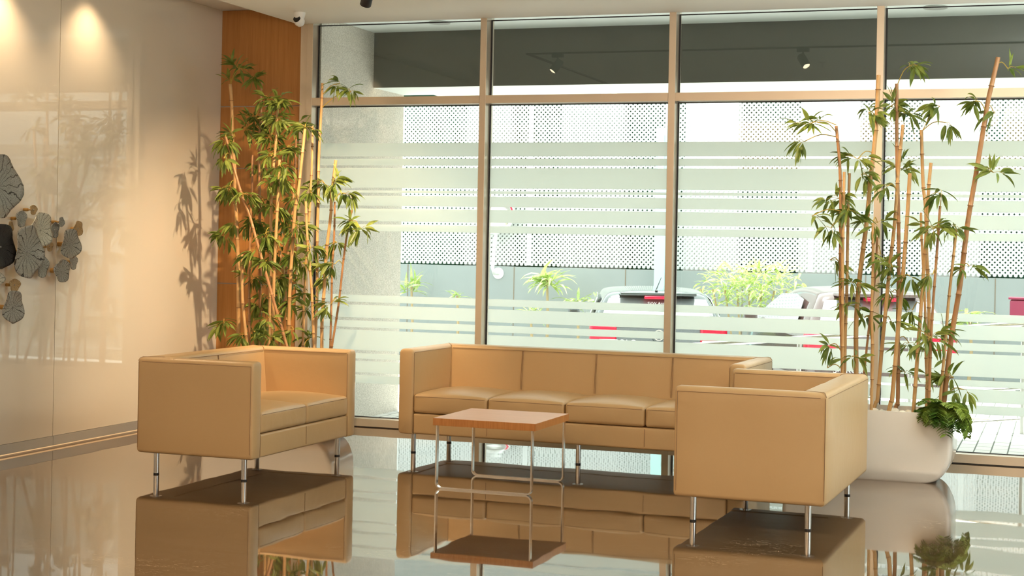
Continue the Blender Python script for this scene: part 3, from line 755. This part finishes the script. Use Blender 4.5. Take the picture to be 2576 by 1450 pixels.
    for x, y in legs:
        lg = MB().cyl((x, y), .0165, .008, LEG+.004, 24).cyl((x, y), .036, LEG-.004, LEG-.0005, 24).build('leg', M['chrome'], t, smooth=40)
        MB().cyl((x, y), .0172, 0, .008, 20).build('foot_pad', M['black'], lg, smooth=40)
    return t
sofa('sofa', 1.373, 2, (-4.4046, 8.1243, 0), PI/2-.0122, 'tan leather two-seat sofa on the left, facing right with its arm towards the viewer')
sofa('sofa', 2.357, 4, (-4.1823, 9.7339, 0), -.0406, 'long tan leather four-seat sofa with its back to the window')
r2 = -.0303; px, py = -1.8731+D, 7.9245; vx, vy = -D, 1.3948
sofa('sofa', 1.3948, 2, (px+vx*math.cos(r2)-vy*math.sin(r2), py+vx*math.sin(r2)+vy*math.cos(r2), 0), -PI/2+r2, 'tan leather sofa on the right, its pale back turned to the white planter')

# ------------------------------------------------------------------ coffee table
t = empty('coffee_table', (-3.3983, 8.4144, 0), -.0091); tag(t, 'low square coffee table with orange-brown wood top on steel hoop legs', 'table')
TW, TD, TH = .6225, .6146, .4063
tp = MB().box(0, TW, 0, TD, TH-.042, TH); tp.mi = [1, 0, 1, 1, 1, 1]
tp.build('table_top', [M['wood_table'], M['wood_edge']], t, bevel=.0015)
def hoop(y0, y1):
    mb = MB(); x0, x1, th, r = .018, TW-.018, .008, .035
    path = [(x0, TH-.043), (x0, r)]+[(x0+r-r*math.cos(a), r-r*math.sin(a)) for a in [PI/2*i/6 for i in range(1, 7)]]+[(x1-r+r*math.sin(a), r-r*math.cos(a)) for a in [PI/2*i/6 for i in range(0, 7)]]+[(x1, TH-.043)]
    m = len(path)
    for i, (x, z) in enumerate(path):
        a = path[max(0, i-1)]; b = path[min(m-1, i+1)]; tx, tz = b[0]-a[0], b[1]-a[1]; L = math.hypot(tx, tz); nx, nz = -tz/L*th, tx/L*th
        mb.v += [(x, y0, z), (x, y1, z), (x+nx, y1, z+nz), (x+nx, y0, z+nz)]
    for i in range(m-1):
        for j in range(4):
            p, q = 4*i+j, 4*i+(j+1) % 4; mb.f.append((p, p+4, q+4, q)); mb.mi.append(0)
    mb.f += [(0, 1, 2, 3), (4*m-1, 4*m-2, 4*m-3, 4*m-4)]; mb.mi += [0, 0]
    o = mb.build('leg_frame', M['chrome'], t, smooth=30)
    bm = bmesh.new(); bm.from_mesh(o.data); bmesh.ops.recalc_face_normals(bm, faces=bm.faces); bm.to_mesh(o.data); bm.free()
    return o
hoop(.004, .034); hoop(TD-.034, TD-.004)

# ------------------------------------------------------------------ planters and bamboo
PH = .43
def planter_mesh(W, Dp):
    # end profile in X/Z: bowed ends, flat front
    mb = MB(); R = .19; prof = []
    m = 10
    for i in range(m+1):
        a = PI/2*i/m; prof.append((W/2-R*.75*(1-math.sin(a)) , R*(1-math.cos(a))))
    prof = [(W/2-R*.78, 0)]+[(W/2-R*.78*(1-math.sin(PI/2*i/m)), R*1.15*(1-math.cos(PI/2*i/m))) for i in range(1, m+1)]+[(W/2+.002, PH)]
    cr = .035; nc = 5
    rings = []
    def outline(hx, hd, z):
        pts = []
        for (sx, sy, a0) in ((1, -1, -PI/2), (1, 1, 0), (-1, 1, PI/2), (-1, -1, PI)):
            for i in range(nc+1):
                a = a0+PI/2*i/nc; pts.append((sx*(hx-cr)+cr*math.cos(a), sy*(hd-cr)+cr*math.sin(a), z))
        return pts
    for hx, z in prof: rings.append(outline(hx, Dp/2-(.012*(1-min(1, z/.06))), z))
    rings.append(outline(prof[-1][0]-.014, Dp/2-.014, PH)); rings.append(outline(prof[-1][0]-.016, Dp/2-.016, PH-.05))
    k = len(rings[0])
    for r in rings: mb.v += r
    for i in range(len(rings)-1):
        for j in range(k):
            a, b = i*k+j, i*k+(j+1) % k; mb.f.append((a, b, b+k, a+k)); mb.mi.append(0)
    mb.f.append(tuple(reversed(range(k)))); mb.mi.append(0)
    soil = MB(); soil.add([(x, y, PH-.045) for x, y, z in rings[-1]]+[(x, y, PH-.06) for x, y, z in rings[-1]], [tuple(range(k)), tuple(reversed(range(k, 2*k)))])
    return mb, soil
def smooth_path(pts, k=5):
    out = []
    n = len(pts)
    for i in range(n-1):
        p0, p1, p2, p3 = pts[max(0, i-1)], pts[i], pts[i+1], pts[min(n-1, i+2)]
        for j in range(k):
            t = j/k; out.append(.5*((2*p1)+(-p0+p2)*t+(2*p0-5*p1+4*p2-p3)*t*t+(-p0+3*p1-3*p2+p3)*t*t*t))
    out.append(pts[-1]); return out
def bamboo(name, label, loc, rz, W, Dp, culms, clusters, seed, base_z, leafscale=1.0, dens=1.0):
    rnd = random.Random(seed)
    t = empty(name, loc, rz); tag(t, label, 'potted plant', 'potted bamboos by the window')
    inv = (Matrix.Translation(loc) @ Matrix.Rotation(rz, 4, 'Z')).inverted()
    mb, so = planter_mesh(W, Dp); pt = mb.build('planter', M['white_gloss'], t, smooth=50); so.build('soil', M['soil'], pt)
    objs = []
    for (Y, r, mt, pix) in culms:
        P = [onY(x, y, Y) for x, y in pix]
        if P[-1].z > base_z:
            d = P[-1]-P[-2]; d = d*((P[-1].z-base_z)/max(.05, -d.z)); q = P[-1]+d; q.x = max(loc[0]-W/2+.08, min(loc[0]+W/2-.06, q.x)); P.append(q)
        else: P[-1].z = base_z
        path = smooth_path(P, 6)
        cm = MB(); L = 0; nxt = rnd.uniform(.06, .16); gap = rnd.uniform(.20, .27); prev = path[0]; nodes = []
        pts = []; rad = []
        for q in path:
            L += (q-prev).length; taper = .86+.14*min(1, L/1.5)
            if L > nxt:
                for dz, kr in ((-.006, 1.0), (-.002, 1.16), (.002, 1.16), (.006, 1.0)):
                    dd = (q-prev).normalized(); pts.append(q+dd*dz); rad.append(r*taper*kr)
                nodes.append(q.copy()); nxt += gap
            else: pts.append(q); rad.append(r*taper)
            prev = q
        pts = [inv @ p for p in pts]
        cm.tube(pts, rad, 12); cm.cur = 1
        for q in nodes:
            ql = inv @ q; i = min(range(len(pts)), key=lambda k: (pts[k]-ql).length); dd = (pts[min(i+3, len(pts)-1)]-pts[max(i-3, 0)]).normalized()
            cm.tube([ql-dd*.0022, ql+dd*.0022], r*1.17, 12)
        o = cm.build('culm', [M[mt], M['node']], t, smooth=40)
        objs.append((o, P, nodes, Y))
    for (cx, cy, R, nl, droop) in clusters:
        nl = max(3, int(nl*dens))
        # nearest culm in the picture plane of its own depth
        best = None
        for (o, P, nodes, Y) in objs:
            c = onY(cx, cy, Y)
            for i in range(len(P)-1):
                for f in (0, .25, .5, .75, 1):
                    q = P[i].lerp(P[i+1], f); d = math.hypot(q.x-c.x, (q.z-c.z)*.8)+rnd.uniform(0, .03)
                    if best is None or d < best[0]: best = (d, o, q, c)
        d, o, root, c = best
        Rm = R/375.
        bm_ = MB(); bm_.cur = 0
        c = c+Vector((0, rnd.uniform(-.10, .06), 0))
        c.y = min(c.y, YW-.12)
        start = root+Vector((0, 0, rnd.uniform(-.05, .02)))
        tips = []
        mid = start.lerp(c, .5)+Vector((0, 0, .03))
        bm_.tube([inv @ p for p in smooth_path([start, mid, c], 3)], .0030, 5)
        nb = max(2, nl//5)
        for b in range(nb):
            a = rnd.uniform(0, 2*PI); el = rnd.uniform(-.5, .7)
            dv = Vector((math.cos(a)*math.cos(el)*1.0, math.sin(a)*math.cos(el)*.6, math.sin(el)))*Rm*rnd.uniform(.4, .85)
            e1 = c+dv; e1.z -= droop*Rm*.3; e1.y = min(e1.y, YW-.06); e1.x = max(e1.x, XL+.06)
            bm_.tube([inv @ p for p in (c, c.lerp(e1, .5)+Vector((0, 0, .012)), e1)], .0014, 4)
            tips.append((c, e1))
        bm_.cur = 1
        for k in range(nl):
            c0, e1 = tips[k % nb]; f = rnd.uniform(.15, 1.0); b0 = c0.lerp(e1, f)
            od = (e1-c0).normalized(); dv = od*.8+Vector((rnd.uniform(-1, 1), rnd.uniform(-.8, .8), rnd.uniform(-.9, .7)-droop*.9))
            Lf = rnd.uniform(.085, .135)*leafscale
            if b0.y+dv.normalized().y*Lf > YW-.03: dv.y = -abs(dv.y)
            if b0.x < XL+.18: dv.x = abs(dv.x)
            pet = b0+dv.normalized()*.012
            blade(bm_, inv @ pet, dv, Lf, rnd.uniform(.022, .029)*leafscale, rnd.uniform(.3, 1.4), n=6, roll=rnd.uniform(-1.3, 1.3))
        bm_.build('leafy_branch', [M['twig'], M['leaf']], o)
    return t
CR = [(10.00, .0110, 'bamboo_red', [(2103.6, 317), (2112, 408), (2115, 512), (2114, 699), (2116.6, 825), (2119.7, 933)]),
      (9.96, .0105, 'bamboo', [(2124, 433), (2120, 634), (2120, 821), (2119, 917)]),
      (10.06, .0105, 'bamboo', [(2137, 436), (2133, 569), (2130, 743), (2127, 829), (2125, 933)]),
      (10.10, .0150, 'bamboo', [(2210.5, 189), (2203, 328), (2190, 452), (2180, 560), (2163, 695), (2154, 810), (2154, 933)]),
      (10.00, .0100, 'bamboo', [(2196, 561), (2196, 680), (2193, 784), (2195, 883), (2193, 984), (2192, 1024)]),
      (10.22, .0080, 'bamboo_red', [(2207, 597), (2201, 700), (2186, 825), (2174, 937)]),
      (10.20, .0125, 'bamboo_red', [(2256, 211), (2256, 322), (2257, 417), (2260, 540), (2261, 667), (2259, 794), (2259, 997), (2255, 1019)]),
      (10.12, .0120, 'bamboo', [(2272, 314), (2261, 417), (2251, 557), (2237, 683), (2228, 781), (2218, 883), (2208, 1000), (2204, 1012)]),
      (10.00, .0135, 'bamboo', [(2289, 436), (2281.5, 560), (2270, 711), (2259, 832), (2245, 997), (2241.5, 1012)]),
      (10.22, .0120, 'bamboo', [(2318, 327), (2322, 458), (2329, 530), (2331, 640), (2334, 689), (2337, 794), (2335, 921), (2332, 997), (2331, 1026)]),
      (10.05, .0120, 'bamboo', [(2342, 410), (2336, 477), (2332, 557), (2324, 680), (2317, 775), (2307, 911), (2299, 1022)]),
      (10.15, .0090, 'bamboo', [(2317, 535), (2318, 588), (2324, 700), (2328, 800), (2330, 921), (2338, 1026)]),
      (10.02, .0090, 'bamboo_red', [(2365, 519), (2356, 648), (2348, 756), (2342, 857), (2338, 984), (2336, 1026)]),
      (10.08, .0100, 'bamboo', [(2406, 577), (2397, 660), (2386, 762), (2378, 864), (2369, 962), (2366, 997)]),
      (10.14, .0160, 'bamboo_red', [(2511, 144), (2486, 252), (2478, 300), (2454, 446), (2435, 557), (2415, 718), (2394, 845), (2380, 962), (2376, 999)])]
KR = [(2035, 318, 45, 12, .1), (2020, 355, 28, 9, .9), (2062, 312, 26, 6, 0), (2290, 168, 42, 16, 0), (2535, 172, 28, 7, .1), (2185, 285, 48, 22, .1), (2240, 268, 40, 16, 0), (2275, 285, 34, 10, 0),
      (2365, 268, 38, 13, 0), (2380, 310, 32, 9, .3), (2455, 258, 42, 13, 0), (2500, 285, 30, 9, .1), (2160, 402, 40, 18, .2), (2168, 440, 30, 12, .3), (2258, 425, 46, 16, .1), (2235, 470, 26, 9, .4),
      (2500, 435, 40, 16, .1), (2372, 490, 36, 10, .5), (2110, 500, 46, 20, .3), (2045, 545, 42, 7, 0), (2140, 530, 44, 20, .3), (2095, 575, 36, 12, .6), (2205, 560, 38, 14, 0), (2350, 575, 52, 24, .2),
      (2400, 570, 38, 14, .1), (2085, 655, 44, 11, .4), (2220, 640, 40, 14, .1), (2248, 672, 42, 14, .1), (2440, 670, 32, 9, .3), (2290, 695, 36, 10, .3), (2150, 712, 34, 12, .1), (2135, 770, 40, 12, .2),
      (2175, 800, 40, 14, .3), (2245, 735, 38, 12, .4), (2295, 780, 32, 8, .2), (2088, 868, 28, 10, 0), (2340, 850, 52, 24, .2), (2368, 840, 36, 14, .1), (2150, 895, 30, 8, 0), (2285, 865, 40, 12, .2),
      (2330, 935, 38, 10, .2), (2400, 950, 44, 16, .1), (2425, 980, 30, 9, .4), (2240, 810, 26, 7, .3), (2275, 940, 32, 7, .3), (2350, 690, 34, 9, .3), (2080, 927, 8, 2, -.8)]
bamboo('potted_bamboo', 'bamboo canes in a white boat-shaped planter on the right, behind the right sofa', (-1.125, 10.14, 0), -.02, 1.03, .40, CR, KR, 3, .395, dens=1.25)
CL = [(10.35, .0140, 'bamboo', [(579, 212), (583, 266), (585.5, 365), (591, 431), (590, 497), (595, 547), (599, 665), (600, 757), (600, 867)]),
      (10.15, .0110, 'bamboo_red', [(568, 345), (594, 442), (610, 497), (625, 533), (650, 621), (668, 685), (693, 773), (718, 859)]),
      (10.48, .0110, 'bamboo_red', [(657, 208), (656, 293), (652, 354), (652, 445), (654, 583), (654, 748), (654, 861)]),
      (10.40, .0095, 'bamboo_red', [(635, 390), (634, 467), (631, 528), (627.5, 693), (627, 859)]),
      (10.30, .0110, 'bamboo', [(699, 259), (697, 293), (693, 370), (683.5, 467), (681, 610), (679, 748), (677, 859)]),
      (10.20, .0120, 'bamboo', [(703, 402), (699, 497), (697, 541), (692, 638), (688, 748), (687, 867)]),
      (10.22, .0125, 'bamboo', [(767, 325), (754, 449), (748, 497), (741, 541), (733, 663), (728, 765), (727, 870)]),
      (10.35, .0095, 'bamboo', [(787, 317), (784, 428), (781, 486), (779, 533), (771, 640), (765, 765), (762, 870)]),
      (10.15, .0105, 'bamboo', [(769, 507), (772, 577), (776, 638), (784, 729), (788, 820), (790, 872)]),
      (10.42, .0115, 'bamboo', [(811, 209), (808.5, 271), (804, 350), (801, 431), (801, 500), (798, 588), (798, 726), (794, 831)]),
      (10.18, .0125, 'bamboo', [(845, 403), (841, 435), (834, 495), (832.5, 539), (821.5, 632), (816, 723), (810.5, 803), (809.6, 872)]),
      (10.32, .0085, 'bamboo_red', [(842, 508), (841, 583), (836, 671), (834, 757), (831, 872)]),
      (10.20, .0085, 'bamboo_red', [(885, 529), (872.5, 594), (863, 665), (852, 765), (835, 872)]),
      (10.22, .0120, 'bamboo', [(609, 640), (610, 748), (619, 845)]),
      (10.40, .0090, 'bamboo', [(704, 632), (715, 693), (719, 748), (725, 870)]),
      (10.48, .0085, 'bamboo_red', [(745, 350), (738, 500), (722, 660), (708, 800), (702, 870)])]
KL = [(618, 178, 40, 16, -.5), (640, 200, 32, 12, .2), (582, 203, 18, 7, -.4), (858, 212, 30, 8, .0), (885, 232, 28, 12, .3), (690, 252, 42, 20, .2), (720, 262, 36, 14, .1), (650, 300, 50, 26, 0), (625, 325, 34, 14, 0),
      (700, 298, 44, 26, .1), (735, 318, 42, 24, .2), (565, 355, 36, 18, .7), (595, 345, 34, 12, .2), (725, 372, 50, 34, .4), (695, 395, 36, 14, .2), (770, 320, 36, 14, .1), (590, 470, 40, 22, .7), (560, 480, 34, 12, .5),
      (620, 490, 36, 16, .5), (650, 420, 34, 14, .3), (680, 460, 40, 18, .4), (715, 450, 38, 18, .5), (812, 462, 46, 24, .6), (850, 460, 34, 14, .4), (866, 488, 28, 12, .6), (790, 480, 34, 12, .4),
      (560, 592, 34, 16, .6), (648, 560, 46, 28, .5), (680, 590, 46, 28, .6), (720, 555, 44, 24, .4), (745, 575, 46, 30, .5), (640, 630, 38, 16, .5), (700, 640, 40, 18, .5), (885, 560, 36, 14, .3), (918, 578, 30, 14, .5),
      (850, 612, 30, 12, .6), (785, 625, 34, 14, .4), (800, 660, 34, 12, .3), (765, 665, 30, 10, .5), (640, 700, 44, 18, .5), (705, 700, 44, 20, .6), (725, 720, 36, 14, .5), (650, 770, 42, 22, .4), (580, 812, 36, 18, .3),
      (745, 755, 36, 14, .5), (760, 740, 30, 10, .3), (855, 665, 30, 12, .6), (845, 765, 30, 12, .5), (650, 835, 40, 20, .2), (690, 850, 36, 16, .2), (635, 858, 28, 12, 0), (772, 780, 30, 10, .3), (770, 855, 30, 12, .1), (625, 640, 34, 12, .4), (600, 560, 26, 8, .3), (665, 505, 40, 20, .5), (690, 520, 36, 16, .6), (675, 345, 40, 18, .3), (660, 745, 38, 18, .5), (690, 800, 38, 16, .4), (735, 640, 34, 14, .5), (715, 420, 36, 16, .6), (620, 560, 34, 14, .5), (665, 660, 36, 16, .5), (575, 400, 26, 10, .8), (835, 700, 24, 8, .6), (610, 840, 26, 10, .3), (740, 500, 30, 12, .6), (740, 830, 26, 8, .3)]
pc = onY(735, 1000, 10.3)
bamboo('potted_bamboo', 'leafy bamboo in a white planter behind the left sofa, against the wood panelling', (pc.x-.12, 10.32, 0), .0, 1.05, .42, CL, KL, 5, .395, dens=1.5)

# pebbles in the right planter
rnd = random.Random(4); first_peb = None
pebs = [(2207, 1019, 26), (2240, 1018, 30), (2225, 1024, 18), (2270, 1022, 27), (2288, 1016, 22), (2299, 1027, 22), (2316, 1025, 20), (2212, 1026, 16), (2268, 1029, 16), (2255, 1023, 16), (2310, 1018, 26), (2222, 1015, 20), (2280, 1014, 16), (2196, 1022, 18)]
peb_l = ['big white pebble at the left end of the right planter', 'largest rounded white pebble in the right planter', 'small white pebble just left of the largest one in the planter', 'second largest white pebble, right of the largest one',
         'mid-sized white pebble at the back, right of the largest one', 'flat white pebble at the front rim near the planter middle', 'rightmost white pebble at the front rim, nearest the fern', 'small white pebble at the front rim, left end of the planter',
         'small white pebble at the front rim under the second largest one', 'small white pebble right beside the largest one', 'large white pebble at the back, near the fern', 'white pebble at the back, between the two big left ones',
         'small white pebble at the very back, middle of the planter', 'leftmost small white pebble beside the sofa corner']
cul_r = [onY(*c[3][-1], c[0]) for c in CR]
placed = []
for i, (px, py, sz) in enumerate(pebs):
    for tr_ in range(60):
        Y = (9.985 if tr_ == 0 else rnd.uniform(9.98, 10.27)); rr = sz/410/2
        q = onY(px+(rnd.uniform(-8, 8) if tr_ else 0), py, Y)
        if all(math.hypot(q.x-a, Y-b) > (rr+c)*.82 for a, b, c in placed) and all(math.hypot(q.x-c.x, Y-c.y) > rr+.010 for c in cul_r): break
    placed.append((q.x, Y, rr))
    z = PH-.045+rr*.72
    mb = MB(); ph = rnd.uniform(0, 6)
    rows = 10; cols = 16; base = 0
    for a in range(rows+1):
        th_ = PI*a/rows
        for b in range(cols):
            f = 2*PI*b/cols; v = Vector((math.sin(th_)*math.cos(f), math.sin(th_)*math.sin(f), math.cos(th_)))
            k = 1+.07*math.sin(2*v.x*2+ph)+.05*math.cos(3*v.y+ph*2); mb.v.append(tuple(Vector((v.x*1.12, v.y*.95, v.z*.78))*rr*k))
    for a in range(rows):
        for b in range(cols):
            mb.f.append((a*cols+b, (a+1)*cols+b, (a+1)*cols+(b+1) % cols, a*cols+(b+1) % cols)); mb.mi.append(0)
    o = mb.build('pebble', M['pebble'], None, smooth=80); o.location = (q.x, Y, z)
    tag(o, peb_l[i], 'pebble', 'white pebbles in the right planter')

# trailing fern at the corner of the right planter
def fern():
    rnd = random.Random(11); c = Vector((-.685, 10.03, PH-.02)); e = empty('trailing_fern', c); tag(e, 'trailing green fern spilling over the right corner of the white planter', 'fern')
    fr = [(-2.3, .26, .35, 1.7), (-1.9, .30, .5, 2.2), (-1.5, .28, .4, 2.2), (-1.1, .30, .5, 2.4), (-.7, .34, .6, 2.6), (-.3, .34, .5, 2.6), (.0, .30, .6, 2.2), (-2.7, .22, .4, 1.6), (-.9, .22, .9, 1.6), (-1.7, .2, .9, 1.6), (.3, .22, .8, 1.5), (-2.1, .24, .9, 1.3), (-.45, .38, .4, 2.8), (-1.3, .36, .35, 2.6), (-2.4, .30, .7, 2.4), (-.2, .26, .9, 2.0), (-1.0, .30, .3, 2.9), (-1.7, .26, .6, 1.8), (-.6, .3, .8, 2.2), (-2.9, .2, .8, 1.4), (-2.0, .34, .3, 2.9), (.5, .26, .5, 2.4)]
    for (a, L, el, dr) in fr:
        L *= .74
        mb = MB(); p = Vector((rnd.uniform(-.02, .02), rnd.uniform(-.02, .02), 0)); d = Vector((math.cos(a)*math.cos(el), math.sin(a)*math.cos(el), math.sin(el)+.4)).normalized()
        N = 16; pts = [p.copy()]; ds = [d.copy()]
        for i in range(N):
            p = p+d*(L/N); d = (d+Vector((0, 0, -dr/N*1.25))).normalized(); 
            # keep clear of planter faces
            w_ = c+p
            if w_.z < PH+.008:
                if w_.y > 9.925 and w_.x < -.61+.02: p.z = PH+.01-c.z
            pts.append(p.copy()); ds.append(d.copy())
        mb.tube(pts, .0015, 4)
        for i in range(2, N+1):
            s = ds[i].cross(Vector((0, 0, 1)));
            s = s.normalized() if s.length > .05 else Vector((math.sin(a), -math.cos(a), 0))
            f = i/N; ll = .055*math.sin(PI*min(1, .18+.82*(1-f)**.8))+.008
            for q in (-1, 1): blade(mb, pts[i], s*q+ds[i]*.5+Vector((0, 0, .1)), ll*1.15, .026, .6, roll=rnd.uniform(-.5, .5))
        mb.build('frond', M['fern'], e)
fern()

# ------------------------------------------------------------------ metal lotus leaves on the left wall
def lotus(px0, px1, py0, py1, m, stand, label, hubdx=0, seed=0):
    rnd = random.Random(seed+7)
    X = XL+stand
    a = onX(px0, (py0+py1)/2, X); b = onX(px1, (py0+py1)/2, X); zt = onX((px0+px1)/2, py0, X).z; zb = onX((px0+px1)/2, py1, X).z
    cy, cz = (a.y+b.y)/2, (zt+zb)/2; ry, rz = abs(b.y-a.y)/2, (zt-zb)/2; R = (ry+rz)/2
    t = empty('metal_lotus_leaf', (XL, cy, cz)); tag(t, label, 'wall art', 'metal lotus leaves on the left wall')
    mb = MB(); N = 64; K = 9; ph = rnd.uniform(0, 6)
    for k in range(K+1):
        f = k/K
        for j in range(N):
            th_ = 2*PI*j/N; e = 1+.05*math.sin(3*th_+ph)*f+.022*math.sin(5*th_+ph)*f+.012*math.sin(7*th_+ph*2)*f
            dep = .10*R*f*f+.07*R*f**3*math.sin(4*th_+ph)+.006*R*math.sin(24*th_)*f
            mb.v.append((dep, ry*e*f*math.cos(th_)*.97+.0005*math.cos(th_), rz*e*f*math.sin(th_)*.97+.0005*math.sin(th_)))
    for k in range(K):
        for j in range(N):
            mb.f.append((k*N+j, k*N+(j+1) % N, (k+1)*N+(j+1) % N, (k+1)*N+j)); mb.mi.append(0)
    mb.f.append(tuple(reversed(range(N)))); mb.mi.append(0)
    o = mb.build('leaf_disc', M[m], t, smooth=80); o.location = (stand, 0, 0)
    s = o.modifiers.new('t', 'SOLIDIFY'); s.thickness = .003
    r0 = .006 if R < .08 else .009
    MB().lathe([(.001, 0), (r0*1.7, 0), (r0*1.7, stand*.45), (r0*.9, stand*.5), (r0*.9, stand-.002), (.001, stand-.001)], 16, Matrix.Rotation(PI/2, 4, 'Y')).build('standoff', M['brass'], t, smooth=40)
    MB().lathe([(.001, 0), (r0*.9, 0), (r0*.6, .006), (.001, .008)], 12, Matrix.Translation((stand, 0, 0)) @ Matrix.Rotation(PI/2, 4, 'Y')).build('hub', M['lotus_grey'], t, smooth=60)
LT = [(-62, 47, 387, 553, 'lotus_grey', .10, 'largest grey metal lotus leaf, top of the wall cluster at the left edge'),
      (-35, 35, 563, 680, 'lotus_black', .10, 'black metal lotus leaf at the left edge, below the largest leaf'),
      (-32, 9, 681, 724, 'lotus_pale', .07, 'pale metal lotus leaf cut by the left edge, under the black leaf'),
      (30, 103, 566, 704, 'lotus_grey', .12, 'big grey metal lotus leaf in the middle of the wall cluster'),
      (72, 129, 534, 624, 'lotus_pale', .07, 'pale veined metal lotus leaf behind the big middle leaf'),
      (126, 147, 558, 599, 'lotus_grey', .05, 'dark grey metal lotus leaf tucked right of the pale veined leaf'),
      (146, 161, 546, 572, 'lotus_grey', .07, 'smallest grey metal lotus leaf, upper right of the wall cluster'),
      (74, 92, 515, 541, 'lotus_brass', .07, 'small brass lotus leaf at the top, above the pale veined leaf'),
      (39, 65, 528, 572, 'lotus_grey', .07, 'small grey metal lotus leaf right below the largest leaf'),
      (18, 33, 557, 585, 'lotus_brass', .05, 'tiny brass lotus leaf between the black leaf and a small grey one'),
      (183, 207, 556, 595, 'lotus_brass', .05, 'rightmost brass lotus leaf, peeking above a round grey leaf'),
      (150, 200, 576, 654, 'lotus_grey', .09, 'round grey metal lotus leaf at the right side of the wall cluster'),
      (174, 193, 640, 679, 'lotus_grey', .04, 'half hidden grey lotus leaf under the round right leaf'),
      (134, 174, 652, 711, 'lotus_grey', .08, 'grey metal lotus leaf at the lower right of the wall cluster'),
      (90, 120, 642, 699, 'lotus_grey', .06, 'grey metal lotus leaf touching the lower right of the big middle leaf'),
      (115, 132, 607, 633, 'lotus_brass', .05, 'tiny brass lotus leaf right of the big middle leaf'),
      (22, 49, 701, 734, 'lotus_brass', .06, 'brass lotus leaf just above the lowest grey leaf'),
      (4, 57, 731, 817, 'lotus_grey', .09, 'lowest grey metal lotus leaf of the wall cluster')]
for i, L in enumerate(LT): lotus(*L, seed=i*3)
